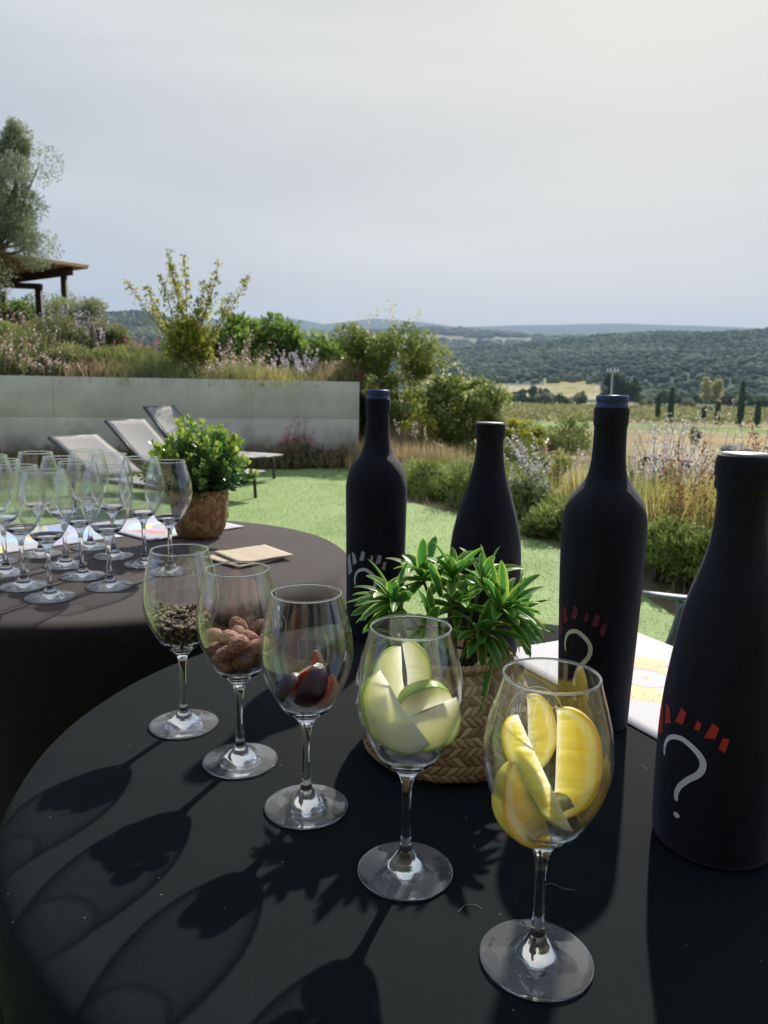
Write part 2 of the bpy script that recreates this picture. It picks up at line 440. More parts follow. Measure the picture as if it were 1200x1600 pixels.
bp = n.new('ShaderNodeBump'); bp.inputs['Strength'].default_value = .9; bp.inputs['Distance'].default_value = .02; l.new(z2.outputs['Fac'], bp.inputs['Height']); l.new(bp.outputs[0], b.inputs['Normal'])
me.materials.append(m); struct('lawn', me)
def inside(P, poly):
    x, y = P[:, 0], P[:, 1]; c = np.zeros(len(P), bool); j = len(poly) - 1
    for i in range(len(poly)):
        xi, yi = poly[i]; xj, yj = poly[j]
        c ^= ((yi > y) != (yj > y)) & (x < (xj - xi) * (y - yi) / (yj - yi + 1e-12) + xi); j = i
    return c
g = np.random.default_rng(12)
N = 110000
P = np.stack([g.uniform(-6.5, 2.2, N), g.uniform(2.2, 11.1, N)], 1)
P = P[inside(P, poly)]
P = P[(np.abs(P[:, 0] / P[:, 1]) < .62)]
D = g.normal(0, .55, (len(P), 3)); D[:, 2] = 1
Vv, Ff, Tt = leaves(np.c_[P, np.full(len(P), .004)], np.full(len(P), .018), .12, g, D=D)
struct('turf_pile', fast_mesh('turf_pile', Vv, Ff, leaf_mat('turf blade', (.18, .28, .075), (.24, .35, .10), (.30, .40, .14), .55, .3), Tt), 'stuff')

# ---- concrete retaining wall (local x runs along the wall, face at y=0)
WA = np.array([-.39, 11.32]); WD = np.array([-4.71, -1.22]); WD = WD / np.linalg.norm(WD); WL = 10.5
WN = np.array([-WD[1], WD[0]]) * -1      # outward, towards the garden bank
if WN[1] < 0: WN = -WN
def wallp(s, o, z=0.0): return np.array([WA[0] + WD[0] * s + WN[0] * o, WA[1] + WD[1] * s + WN[1] * o, z])
mcon, n, l, b = new_mat('board cast concrete'); b.inputs['Roughness'].default_value = .85
t = n.new('ShaderNodeTexCoord')
z1 = n.new('ShaderNodeTexNoise'); z1.inputs['Scale'].default_value = 1.6; z1.inputs['Detail'].default_value = 9; z1.inputs['Roughness'].default_value = .62; l.new(t.outputs['Object'], z1.inputs['Vector'])
r = n.new('ShaderNodeValToRGB'); r.color_ramp.elements[0].position = .3; r.color_ramp.elements[0].color = (.56, .52, .43, 1); r.color_ramp.elements[1].position = .68; r.color_ramp.elements[1].color = (.78, .73, .61, 1)
l.new(z1.outputs['Fac'], r.inputs[0])
# soil splash and damp stain near the foot
sx = n.new('ShaderNodeSeparateXYZ'); l.new(t.outputs['Object'], sx.inputs[0])
z3 = n.new('ShaderNodeTexNoise'); z3.inputs['Scale'].default_value = 2.2; z3.inputs['Detail'].default_value = 6; l.new(t.outputs['Object'], z3.inputs['Vector'])
mm = n.new('ShaderNodeMath'); mm.operation = 'MULTIPLY_ADD'; mm.inputs[1].default_value = 1.1; l.new(z3.outputs['Fac'], mm.inputs[0]); 
neg = n.new('ShaderNodeMath'); neg.operation = 'MULTIPLY'; neg.inputs[1].default_value = -1.0; l.new(sx.outputs['Z'], neg.inputs[0]); l.new(neg.outputs[0], mm.inputs[2])
sr = n.new('ShaderNodeMapRange'); sr.inputs[1].default_value = .02; sr.inputs[2].default_value = .42; l.new(mm.outputs[0], sr.inputs[0])
mixs = n.new('ShaderNodeMix'); mixs.data_type = 'RGBA'; l.new(sr.outputs[0], mixs.inputs[0]); l.new(r.outputs[0], mixs.inputs[6]); mixs.inputs[7].default_value = (.28, .235, .17, 1)
l.new(mixs.outputs[2], b.inputs['Base Color'])
z2 = n.new('ShaderNodeTexNoise'); z2.inputs['Scale'].default_value = 30; z2.inputs['Detail'].default_value = 6; l.new(t.outputs['Object'], z2.inputs['Vector'])
bp = n.new('ShaderNodeBump'); bp.inputs['Strength'].default_value = .35; bp.inputs['Distance'].default_value = .01; l.new(z2.outputs['Fac'], bp.inputs['Height']); l.new(bp.outputs[0], b.inputs['Normal'])
mdark = mat('dark recess', (.06, .055, .05), .9)
wall = thing('retaining_wall', 'long grey board-marked concrete retaining wall behind the sun loungers', 'wall', tuple(wallp(0, 0)))
wall.rotation_euler = (0, 0, math.atan2(WD[1], WD[0]))   # local +x along the wall to the left, local -y towards the bank
sgn = -1 if (Matrix.Rotation(wall.rotation_euler.z, 3, 'Z') @ Vector((0, 1, 0))).to_2d().dot(Vector(WN)) < 0 else 1
mb = MB()
seams = [0, 1.55, 2.42, 3.28, 4.15, 6.6, 8.6, WL]
for (z0, z1_) in ((-.05, .6885), (.6905, 1.225)):
    ss = seams
    for i in range(len(ss) - 1):
        w = .002 if i in (4, 0) else .0006
        a0, a1 = ss[i] + (w if i else 0), ss[i + 1] - w
        mb.box(((a0 + a1) / 2, sgn * .12, (z0 + z1_) / 2), (a1 - a0, .24, z1_ - z0))
me = mb.mesh('panels', mcon); o = obj('panel', me, wall)
bv = o.modifiers.new('bevel', 'BEVEL'); bv.width = .0015; bv.segments = 2
mb = MB(); mb.box((WL / 2, sgn * .125, .585), (WL - .02, .215, 1.24)); obj('core', mb.mesh('core', mcon), wall)
for s, z in [(.62, 1.15), (2.12, 1.145), (3.30, 1.15), (4.05, 1.15), (4.0, .60), (3.27, .61), (5.6, 1.15), (5.6, .6), (.9, .6), (1.9, .6)]:
    V, F = lathe([(0, -.004), (.012, -.004), (.018, -.001), (.021, .0012), (.023, 0)], 18)
    V = np.stack([V[:, 0], -sgn * V[:, 2] * 1.0 - sgn * .0008, V[:, 1]], 1) + np.array([s, 0, z])
    mb = MB(); mb.add(V, F); obj('tie_hole', mb.mesh('tie_hole', mdark, True), wall)

# ---- planted bank behind the wall
def bank_h(s, o):
    """s along wall, o behind it"""
    top = np.interp(s, [-3, -.4, .3, 2, 3.4, 5, 7, 11], [.1, .55, .95, 1.2, 1.55, 2.0, 2.45, 3.0])
    rise = np.clip((o - .2) / 3.6, 0, 1); rise = rise * rise * (3 - 2 * rise)
    z = 1.13 * np.clip((s + 1.2) / 1.2, 0, 1) + (top - 1.13 * (top > 1.13)) * 0 + np.where(top > 1.13, (top - 1.13) * rise, 0)
    return z - np.clip((o - 9) / 10, 0, 3) * 2.5
S, O = np.meshgrid(np.linspace(-3, 16, 120), np.linspace(.2, 22, 110), indexing='ij')
Zb = bank_h(S, O) + .08 * (fbm(S * 1.3, O * 1.3, 4) - .5) * (O > .3)
Zb = np.where(S < -1, np.minimum(Zb, 0.02 + 0 * Zb), Zb)
BX = WA[0] + WD[0] * S + WN[0] * O; BY = WA[1] + WD[1] * S + WN[1] * O
F = grid_faces(120, 110)
msoil = mat('dry garden soil', (.15, .105, .06), .95, .45, 4, .8, 30)
struct('garden_bank', fast_mesh('garden_bank', np.stack([BX, BY, Zb], -1).reshape(-1, 3), F, msoil, None, True))
def bank_pt(s, o): return wallp(s, o, float(bank_h(np.array(s), np.array(o))))
# ================================================================== PLANTS
mbark = mat('bark', (.13, .10, .075), .9, .4, 30, .8, 60)
mstalk = leaf_mat('plant stalk', (.10, .12, .05), (.16, .15, .07), (.22, .19, .10), .8, .1)
def branchy(mb, base, tips, r0, r1, rng, wob=.08, k=6, t=.5):
    for tp in tips:
        tp = np.array(tp, float); base_ = np.array(base, float)
        L = np.linalg.norm(tp - base_)
        mid1 = base_ * .65 + tp * .35 + rng.normal(0, wob * L, 3) * .6; mid2 = base_ * .3 + tp * .7 + rng.normal(0, wob * L, 3)
        P = spline([base_, mid1, mid2, tp], 4)
        mb.tube(P, np.linspace(r0, r1, len(P)), k, t, False)
def bush(name, label, cat, loc, R, nleaf, lsize, lm, seed, group=None, nc=26, cz=None, asp=.5, blossoms=None, flat=.8, shell=.5, cs=.33, stem_r=.02, up=.4):
    g = np.random.default_rng(seed)
    t = thing(name, label, cat, tuple(loc), 0, group)
    cz = R[2] if cz is None else cz
    P, ct = clumps(g, nc, R, nleaf, shell, cs, flat); P[:, 2] += cz; keep = P[:, 2] > .01; P = P[keep]; ct = ct[keep]
    V, F, T = leaves(P, np.full(len(P), lsize), asp, g, up, np.clip(.6 * ct + .4 * g.uniform(0, 1, len(P)), 0, 1))
    obj('foliage', fast_mesh('foliage', V, F, lm, T), t)
    mb = MB(); tips = P[g.integers(0, len(P), 14)] * np.array([.8, .8, .9])
    branchy(mb, (0, 0, -.1), tips, stem_r, stem_r * .25, g)
    obj('stem', mb.mesh('stem', mbark, True), t)
    if blossoms:
        nb, bs, bm_ = blossoms
        Pb, cb = clumps(g, nc, [r * 1.03 for r in R], nb * 4, .8, cs, flat); Pb[:, 2] += cz
        Pb = Pb[(Pb[:, 2] > cz * .6)][:nb]
        Pb = np.repeat(Pb, 9, 0) + g.normal(0, bs * 1.1, (len(Pb) * 9, 3))
        V, F, T = leaves(Pb, np.full(len(Pb), bs), .8, g, .5)
        obj('blossom', fast_mesh('blossom', V, F, bm_, T), t)
    return t
def blades(g, n, h, spread, lean=(0, 0), base=.06, w=.006, droop=.25, seg=5):
    b = g.normal(0, base, (n, 2)); a = g.uniform(0, 2 * PI, n); s = g.uniform(.1, 1, n) * spread
    dx = np.cos(a) * s + lean[0]; dy = np.sin(a) * s + lean[1]; L = h * g.uniform(.55, 1.1, n)
    tt = np.linspace(0, 1, seg)
    V = []; ww = w * np.array([1, 1, .85, .6, .08])[:seg] if seg == 5 else w * np.linspace(1, .1, seg)
    sa = a + PI / 2 + g.normal(0, .5, n)
    for i, t_ in enumerate(tt):
        x = b[:, 0] + dx * L * t_ ** 1.5; y = b[:, 1] + dy * L * t_ ** 1.5; z = L * (t_ - droop * s * t_ ** 3)
        for sg in (-1, 1): V.append(np.stack([x + sg * ww[i] * np.cos(sa), y + sg * ww[i] * np.sin(sa), z], 1))
    V = np.stack(V, 1).reshape(-1, 3)
    F = (np.arange(n)[:, None, None] * seg * 2 + np.array([[2 * i, 2 * i + 1, 2 * i + 3, 2 * i + 2] for i in range(seg - 1)])[None]).reshape(-1, 4)
    return V, F, np.repeat(g.uniform(0, 1, n), seg * 2)
def grass(name, label, cat, loc, n, h, spread, lm, seed, group=None, lean=(0, 0), base=.08, w=.004, plumes=None, droop=.25):
    g = np.random.default_rng(seed); t = thing(name, label, cat, tuple(loc), 0, group)
    V, F, T = blades(g, n, h, spread, lean, base, w, droop)
    obj('blades', fast_mesh('blades', V, F, lm, T), t)
    if plumes:
        npl, ph, pm = plumes; mb = MB(); Ps = []
        for i in range(npl):
            a = g.uniform(0, 2 * PI); s = g.uniform(.05, spread); tip = np.array([math.cos(a) * s * ph + lean[0] * ph, math.sin(a) * s * ph + lean[1] * ph, ph * g.uniform(.8, 1.08)])
            b0 = np.r_[g.normal(0, base * .6, 2), 0]; P = spline([b0, b0 * .6 + tip * np.array([.25, .25, .5]), tip], 4)
            mb.tube(P, .0022, 3, .5, False); k = 34
            u = g.uniform(.72, 1.0, k); Q = b0 + (tip - b0) * u[:, None]; Ps.append(Q + g.normal(0, .009, (k, 3)))
        obj('stalk', mb.mesh('stalk', mstalk), t)
        Q = np.concatenate(Ps); V, F, T = leaves(Q, np.full(len(Q), .022), .35, g, 1.2); obj('plume', fast_mesh('plume', V, F, pm, T), t)
    return t
def spikes(name, label, cat, loc, n, h, spread, lean, seed, fm, lm, group=None, base=.12, fsize=.011, frac=.5, nfl=46, lf=500, lsz=.04, sr=.0022):
    """upright flower spikes above narrow foliage"""
    g = np.random.default_rng(seed); t = thing(name, label, cat, tuple(loc), 0, group); mb = MB(); Ps = []; Ls = []
    for i in range(n):
        a = g.uniform(0, 2 * PI); s = g.uniform(.05, 1) * spread; hh = h * g.uniform(.6, 1.08)
        b0 = np.r_[g.normal(0, base, 2), 0]; tip = b0 + np.array([(math.cos(a) * s + lean[0]) * hh, (math.sin(a) * s + lean[1]) * hh, hh * math.sqrt(max(.2, 1 - s * s * .5))])
        P = spline([b0, b0 + (tip - b0) * np.array([.35, .35, .5]) + g.normal(0, .015, 3), tip], 5)
        mb.tube(P, np.linspace(sr, sr * .5, len(P)), 3, g.uniform(0, 1), False)
        # florets in whorls along the upper part
        whorls = 13; f0 = g.uniform(1 - frac * 1.2, 1 - frac * .6)
        u = np.repeat(np.linspace(f0, .995, whorls), nfl // whorls + 1); xi = u * (len(P) - 1); k = np.clip(xi.astype(int), 0, len(P) - 2)
        Q = P[k] + (P[k + 1] - P[k]) * (xi - k)[:, None]; rr_ = np.interp(u, [f0, 1], [1.5, .5])[:, None] * fsize * .8
        Ps.append(Q + g.normal(0, 1, (len(Q), 3)) * rr_ * np.array([1, 1, .45]))
        if g.uniform() < .5:    # side branch
            j = int(len(P) * g.uniform(.45, .75)); sd_ = g.normal(0, 1, 3); sd_[2] = abs(sd_[2]) + 1.2; sd_ /= np.linalg.norm(sd_); e_ = P[j] + sd_ * hh * .22
            mb.tube([P[j], (P[j] + e_) / 2, e_], sr * .5, 3, .5, False)
            u = g.uniform(.3, 1, nfl // 2)[:, None]; Ps.append(P[j] + (e_ - P[j]) * u + g.normal(0, fsize * .6, (nfl // 2, 3)))
        m_ = max(3, lf // n); u = g.uniform(.03, .62, m_); xi = u * (len(P) - 1); k = np.clip(xi.astype(int), 0, len(P) - 2)
        Ls.append(P[k] + (P[k + 1] - P[k]) * (xi - k)[:, None])
    obj('stalk', mb.mesh('stalk', mstalk), t)
    Q = np.concatenate(Ps); V, F, T = leaves(Q, np.full(len(Q), fsize), .75, g, .2); obj('flowers', fast_mesh('flowers', V, F, fm, T), t)
    Q = np.concatenate(Ls); V, F, T = leaves(Q, np.full(len(Q), lsz), .22, g, .6); obj('foliage', fast_mesh('foliage', V, F, lm, T), t)
    return t
m_sage_f = leaf_mat('lilac floret', (.34, .30, .38), (.50, .46, .54), (.70, .66, .72), .7, .4)
m_sage_l = leaf_mat('grey green leaf', (.15, .19, .09), (.26, .30, .15), (.38, .40, .22), .7, .35)
m_pink = leaf_mat('pink white petal', (.42, .17, .15), (.62, .45, .38), (.82, .76, .68), .6, .5)
m_mag = leaf_mat('magenta petal', (.45, .06, .16), (.6, .14, .25), (.7, .3, .4), .6, .5)
m_cream = leaf_mat('cream blossom', (.30, .34, .12), (.46, .48, .22), (.62, .60, .36), .6, .4)
m_shrub = leaf_mat('shrub leaf', (.08, .12, .025), (.20, .25, .06), (.38, .40, .13), .45, .35)
m_shrub2 = leaf_mat('bright shrub leaf', (.08, .14, .025), (.16, .25, .045), (.29, .38, .09), .5, .4)
m_yel = leaf_mat('yellowing leaf', (.10, .15, .02), (.26, .28, .04), (.50, .44, .07), .5, .5)
m_olive = leaf_mat('olive leaf', (.10, .13, .06), (.23, .27, .15), (.42, .46, .32), .5, .25)
m_jun = leaf_mat('juniper needles', (.11, .15, .035), (.23, .28, .075), (.38, .42, .15), .6, .25)
m_mix = leaf_mat('wild green leaf', (.11, .14, .05), (.21, .23, .09), (.36, .34, .15), .7, .35)
m_dry = leaf_mat('dry grass blade', (.20, .14, .07), (.34, .26, .14), (.50, .42, .25), .8, .35)
m_ygrass = leaf_mat('yellow grass blade', (.22, .22, .06), (.42, .38, .12), (.58, .50, .22), .7, .4)
m_ggrass = leaf_mat('green grass blade', (.08, .14, .03), (.17, .22, .07), (.32, .32, .14), .7, .4)
m_cyp = leaf_mat('cypress needles', (.02, .05, .02), (.04, .085, .035), (.08, .13, .05), .7, .1)
m_tree = leaf_mat('field tree leaf', (.035, .07, .03), (.08, .13, .045), (.16, .21, .08), .7, .2)
m_pop = leaf_mat('poplar leaf', (.30, .30, .11), (.46, .44, .18), (.62, .56, .28), .7, .35)
m_rust = leaf_mat('russet leaf', (.13, .05, .025), (.25, .10, .05), (.40, .26, .14), .6, .4)
m_plum = leaf_mat('grass plume', (.45, .40, .34), (.60, .54, .46), (.75, .70, .62), .8, .5)

def on_bank(px, o):
    ta = (px - 600) / 1200 * math.cos(PITCH)
    best = min(np.linspace(-3, 15, 721), key=lambda s: abs(wallp(s, o)[0] / wallp(s, o)[1] - ta))
    p = wallp(best, o); p[2] = float(bank_h(np.array(best), np.array(o))); return p
def ht(px, ytop, p): return float(from_world(px, ytop, p[1])[2] - p[2])

# ---- bank: trees and shrubs
# olive tree
g = np.random.default_rng(77)
p = on_bank(-16, 3.2); p0 = p.copy()
t = thing('olive_tree', 'silver green olive tree rising above the brown pergola roof', 'tree', tuple(p))
zc = float(from_world(0, 335, p[1])[2]) - p[2]
P, ct = clumps(g, 75, (1.66, 1.2, 1.45), 40000, .25, .24, .9); P[:, 2] += zc
P2, c2 = clumps(g, 12, (.5, .4, .75), 5200, .4, .3, 1.3); P2 += np.array([.62, 0, zc + .85]); P = np.concatenate([P, P2]); ct = np.r_[ct, c2]
D = g.normal(0, .7, (len(P), 3)); D[:, 2] += .7; D[:, 0] += .25
V, F, T = leaves(P, np.full(len(P), .065), .22, g, D=D, tint=np.clip(.5 * ct + .5 * g.uniform(size=len(P)), 0, 1)); obj('crown', fast_mesh('crown', V, F, m_olive, T), t)
mb = MB(); mb.tube(spline([(0, 0, -.2), (.05, 0, .5), (-.04, .03, zc - .9), (0, 0, zc - .4)], 4), [.16] * 4 + [.14] * 4 + [.12] * 4 + [.1], 10, .5)
branchy(mb, (0, 0, zc - .7), P[g.integers(0, len(P), 26)] * .9 + np.array([0, 0, zc * .1]), .045, .008, g)
obj('trunk', mb.mesh('trunk', mbark, True), t)

# pergola
mwood = mat('dark pergola timber', (.045, .028, .02), .7, .3, 10); mreed = mat('reed canopy', (.30, .19, .08), .9, .35, 60, .8, 90)
C0 = np.array(from_world(125, 419, 14.5)); e2 = np.array([-.79, .61]); e1 = np.array([-.61, -.79])
pg = thing('pergola', 'brown pergola with reed canopy roof and dark posts above the flower bank', 'pergola', (C0[0], C0[1], 1.3))
Rz = np.array([[e2[0], e1[0], 0], [e2[1], e1[1], 0], [0, 0, 1]])
zr = C0[2] - 1.3
mb = MB(); mb.box(tuple(Rz @ np.array([3.0, 1.35, zr + .02])), (6.2, 2.9, .05), Rz); o = obj('roof', mb.mesh('roof', mreed), pg)
mb2 = MB()
for k in range(40): mb2.box(tuple(Rz @ np.array([-.06 + k * .157, 1.35, zr + .05])), (.09, 2.95, .02), Rz)
obj('reed_mat', mb2.mesh('reed_mat', mreed), o)
def pbeam(a, b, w, h):
    mb = MB(); a = np.array(a, float); b = np.array(b, float); d = b - a; L = np.linalg.norm(d); d /= L
    s = np.cross(d, [0, 0, 1]); s = s / np.linalg.norm(s) if np.linalg.norm(s) > .01 else np.array([1., 0, 0]); u = np.cross(s, d)
    mb.box(tuple((a + b) / 2), (L, w, h), np.stack([d, s, u], 1)); return mb.mesh('beam', mwood)
obj('beam', pbeam(Rz @ np.array([.0, .18, zr - .07]), Rz @ np.array([6, .18, zr - .07]), .08, .14), pg)
obj('beam', pbeam(Rz @ np.array([.0, 2.6, zr - .07]), Rz @ np.array([6, 2.6, zr - .07]), .08, .14), pg)
obj('post', pbeam(Rz @ np.array([.25, .18, -.4]), Rz @ np.array([.25, .18, zr - .12]), .09, .09), pg)
q1 = np.array(from_world(60, 446, 14.6)) - np.array([C0[0], C0[1], 1.3])
obj('post', pbeam(q1 + np.array([0, 0, -2]), q1, .1, .1), pg)
obj('beam', pbeam(q1 + np.array([.05, 0, -.02]), q1 + np.array([-3, .5, .12]), .1, .1), pg)
q2 = np.array(from_world(6, 456, 16)) - np.array([C0[0], C0[1], 1.3])
obj('post', pbeam(q2 + np.array([0, 0, -2]), q2, .1, .1), pg)

# clipped hedge behind
p = on_bank(55, 5.4); hz = ht(55, 462, p)
bush('hedge', 'clipped bright green hedge under the pergola', 'hedge', p, (1.6, .5, hz * .5), 9000, .05, m_shrub2, 31, nc=60, cs=.3, shell=.3)

bank_things = [
    # rosemary-like grey shrub at the skyline
    ('bush', 122, 2.6, 462, .62, 'grey green rosemary-like shrub on the skyline just right of the pergola post', 'shrub', m_sage_l),
    ('bush', 88, 1.9, 500, .75, 'mixed green bushy mound in the middle of the flower bank left of the tall shoots', 'shrub', m_mix),
    ('bush', 205, 1.7, 543, .75, 'low olive green mound under the magenta flowers on the bank', 'shrub', m_mix),
    ('bush', 22, 1.6, 512, .7, 'dark green leafy mound among pink flowers at the left edge of the bank', 'shrub', m_shrub),
    ('bush', 168, .95, 548, .5, 'low dark green shrub above the first wall seam', 'shrub', m_shrub),
    ('bush', 110, .9, 545, .5, 'low mixed green shrub above the wall below the lilac spikes', 'shrub', m_mix),
    ('bush', 160, 2.4, 500, .5, 'brownish green scrub on the skyline between grey shrub and tall yellow shoots', 'shrub', m_mix),
]
for k, (_, px, o_, yt, w, lab, cat, lm) in enumerate(bank_things):
    p = on_bank(px, o_); h = ht(px, yt, p)
    bush('shrub', lab, cat, p, (w, .5, h * .55), 6500, .055, lm, 100 + k, 'shrubs on the planted bank', nc=30, asp=.28, cs=.36, up=1.0)
# tall shooting shrub
g = np.random.default_rng(9)
p = on_bank(298, .75); t = thing('tall_shrub', 'tall yellow green shrub with long bare-tipped shoots reaching above the concrete wall', 'shrub', tuple(p))
Pm, ct = clumps(g, 26, (.5, .4, .5), 3600, .35, .36, 1.0); Pm[:, 2] += .55
tips = [(198, 440), (228, 447), (262, 392), (250, 430), (287, 398), (278, 440), (310, 470), (342, 410), (330, 440), (388, 433), (360, 462), (240, 480), (318, 440), (268, 415)]
mb = MB(); Q = []
for (tx, ty) in tips:
    w_ = np.array(from_world(tx, ty, p[1] + g.uniform(-.3, .3))) - p; b0 = np.r_[g.normal(0, .05, 2), 0]
    P = spline([b0, b0 * .5 + w_ * np.array([.3, .3, .42]), w_ * np.array([.72, .72, .74]), w_], 8); mb.tube(P, np.linspace(.012, .003, len(P)), 5, .5, False)
    n_ = 150; u = g.uniform(.25, 1, n_) ** .9; xi = u * (len(P) - 1); k = np.clip(xi.astype(int), 0, len(P) - 2); q_ = P[k] + (P[k + 1] - P[k]) * (xi - k)[:, None]
    Q.append(q_ + g.normal(0, .032, q_.shape) * (1.3 - u)[:, None] * 2.0)
Q = np.concatenate(Q + [Pm]); V, F, T = leaves(Q, np.full(len(Q), .056), .5, g, .5); obj('foliage', fast_mesh('foliage', V, F, m_yel, T), t)
branchy(mb, (0, 0, -.1), Pm[:12], .02, .005, g); obj('stem', mb.mesh('stem', mbark, True), t)
# rounded green trees behind the bank
for k, (px, o_, yt, w, lab) in enumerate([(396, 3.2, 480, 1.25, 'round bright green tree behind the bank, right of the tall shoots'), (462, 3.4, 506, .95, 'smaller green crown behind the wall, adjoining the round tree'), (508, 3.8, 532, .8, 'lowest green crown nearest the right end of the concrete wall')]):
    p = on_bank(px, o_); p[2] = min(p[2], .6); h = ht(px, yt, p)
    bush('green_tree', lab, 'tree', p, (w, .8, h * .5), 9500, .10, m_shrub2, 60 + k, 'green crowns behind the concrete wall', nc=34, cs=.3, shell=.45, stem_r=.05)
# gaura: wiry stems with pink and white flowers
def gaura(px, o_, yt, lab, seed, n=24, fm=m_pink, sp=.75, p=None):
    if p is None: p = on_bank(px, o_)
    h = max(.35, ht(px, yt, p))
    return spikes('gaura', lab, 'flowering plant', p, n, h, sp, (0, 0), seed, fm, m_mix, 'pink and white wand flowers', base=.16, fsize=.026, frac=.55, nfl=12, lf=1800, lsz=.05, sr=.002)
for k, a in enumerate([(12, .7, 520, 'pink and white wand flowers at the far left, low above the wall'), (50, .8, 545, 'pink and white wand flowers low above the wall, second clump from the left'), (8, 2.0, 470, 'reddish wand flowers high on the bank below the pergola'), (88, 1.3, 508, 'reddish pink wand flowers in the middle of the bank'), (112, .5, 566, 'sparse small white wand flowers over bare soil near the first wall seam'),
                       (345, .8, 552, 'pinkish wand flowers right of the tall yellow shrub'), (372, 1.6, 515, 'reddish wand flowers against the round green tree'), (400, .9, 558, 'pale pink wand flowers beside the yellow grass on the wall'), (30, 1.3, 505, 'dense pink wand flowers between dark mound and pergola'), (325, .6, 562, 'small white wand flowers at the foot of the tall yellow shrub'),
                       (75, .5, 552, 'white wand flowers spilling low by the wall top below the lilac spikes')]):
    gaura(*a, 200 + k)
gaura(212, 2.0, 524, 'magenta wand flowers above the olive mound', 230, 22, m_mag, .6)
p = wallp(.98, -.28, 0.0); gaura(452, 0, 652, 'pink wand flowers growing against the foot of the concrete wall', 231, 22, m_mag, .45, p)
# lilac spikes on the bank
for k, (px, o_, yt, n_, lab) in enumerate([(85, 2.1, 478, 34, 'pale lilac spikes near the skyline below the pergola'), (120, 1.9, 488, 24, 'pale lilac spikes in front of the grey skyline shrub'), (470, .45, 546, 12, 'long silvery lilac spikes leaning over the right end of the wall'), (432, .5, 548, 11, 'silvery lilac spikes behind the yellow grass tuft')]):
    p = on_bank(px, o_); spikes('lilac_sage', lab, 'flowering plant', p, n_, max(.3, ht(px, yt, p)), .75 if k > 1 else .45, (.15, 0) if k > 1 else (0, 0), 300 + k, m_sage_f, m_sage_l, 'lilac sage on the bank', base=.2 if k < 2 else .1, fsize=.02, nfl=30, sr=.003)
for k, (px, o_, yt, h, lm, lab) in enumerate([(425, .32, 566, .3, m_ygrass, 'yellow grass tuft on top of the wall near its right end'), (30, 1.1, 520, .5, m_ggrass, 'light green grass tuft on the bank below the pergola'), (60, 1.5, 500, .5, m_ggrass, 'light green grass tuft under the lilac spikes'), (150, 1.0, 540, .5, m_mix, 'dull olive grass in the middle of the bank'),
                                              (175, .7, 552, .4, m_dry, 'dry brown grass low above the first wall seam'), (235, .8, 540, .5, m_ggrass, 'grey green grass left of the tall yellow shrub'), (262, .45, 560, .4, m_ggrass, 'low green grass at the left foot of the tall shrub'), (125, .6, 558, .3, m_dry, 'straw coloured grass around the sparse white flowers'), (200, .5, 560, .35, m_mix, 'dull green grass above the tie holes'), (370, .4, 560, .35, m_mix, 'fine green grass under the pinkish flowers'), (530, 1.2, 575, .5, m_dry, 'brown grass just beyond the right end of the wall')]):
    p = on_bank(px, o_); grass('grass_tuft', lab, 'grass tuft', p, 700, max(h, ht(px, yt, p)), .8, lm, 330 + k, 'grass tufts on the bank', base=.22, w=.003)
# ground cover and dry fringe
g = np.random.default_rng(4)
N = 9000; s = g.uniform(-1.5, 9, N); o_ = g.uniform(.26, 4.5, N) ** 1.0
Pb = np.stack([WA[0] + WD[0] * s + WN[0] * o_, WA[1] + WD[1] * s + WN[1] * o_, bank_h(s, o_)], 1)
D = g.normal(0, .5, (N, 3)); D[:, 2] = 1
V, F, T = leaves(Pb, g.uniform(.05, .14, N), .12, g, D=D)
struct('bank_ground_cover', fast_mesh('bank_ground_cover', V, F, m_dry, T), 'stuff')
N = 14000; s = g.uniform(-.2, 9.5, N); o_ = -np.abs(g.normal(0, .16, N)) - .02
Pb = np.stack([WA[0] + WD[0] * s + WN[0] * o_, WA[1] + WD[1] * s + WN[1] * o_, np.zeros(N)], 1)
D = g.normal(0, .6, (N, 3)); D[:, 2] = 1
V, F, T = leaves(Pb, g.uniform(.10, .32, N), .05, g, D=D, droop=.1)
struct('dry_fringe', fast_mesh('dry_fringe', V, F, m_dry, T), 'stuff')

# ---- right-hand border
bush('flowering_shrub', 'tall dark green shrub with cream flower clusters, right of the wall end', 'shrub', (from_world(604, 700, 12.6)[0], 12.6, -.02), (1.08, .85, 1.30), 22000, .062, m_shrub, 41, 'cream flowering shrubs', nc=44, blossoms=(80, .03, m_cream), cs=.27, shell=.5)
bush('flowering_shrub', 'broad green shrub with cream flower clusters, left of the fields', 'shrub', (from_world(715, 700, 11.6)[0], 11.6, -.02), (.86, .75, .80), 16000, .058, m_shrub, 42, 'cream flowering shrubs', nc=40, blossoms=(120, .03, m_cream), cs=.27, shell=.5)
bush('flowering_shrub', 'narrow shrub of pale glossy leaves in front of the two large cream flowering shrubs', 'shrub', (from_world(655, 720, 10.9)[0], 10.9, -.02), (.24, .24, .55), 1300, .05, m_yel, 43, 'cream flowering shrubs', nc=18, cs=.4)
bush('shrub', 'olive green shrub at the right foot of the broad flowering shrub', 'shrub', (from_world(808, 720, 12)[0], 12.0, -.05), (.55, .5, .42), 5500, .05, m_yel, 44, nc=22)
bush('shrub', 'grey green bush in the dip beyond the border, in front of the vineyard', 'shrub', (from_world(872, 700, 21)[0], 21, -1.5), (1.15, 1.0, 1.15), 9000, .08, m_jun, 45, nc=30)
bush('shrub', 'lighter leggy bush left of the grey green bush in the dip', 'shrub', (from_world(812, 700, 19)[0], 19, -1.2), (.6, .6, .8), 4500, .08, m_olive, 46, nc=20)
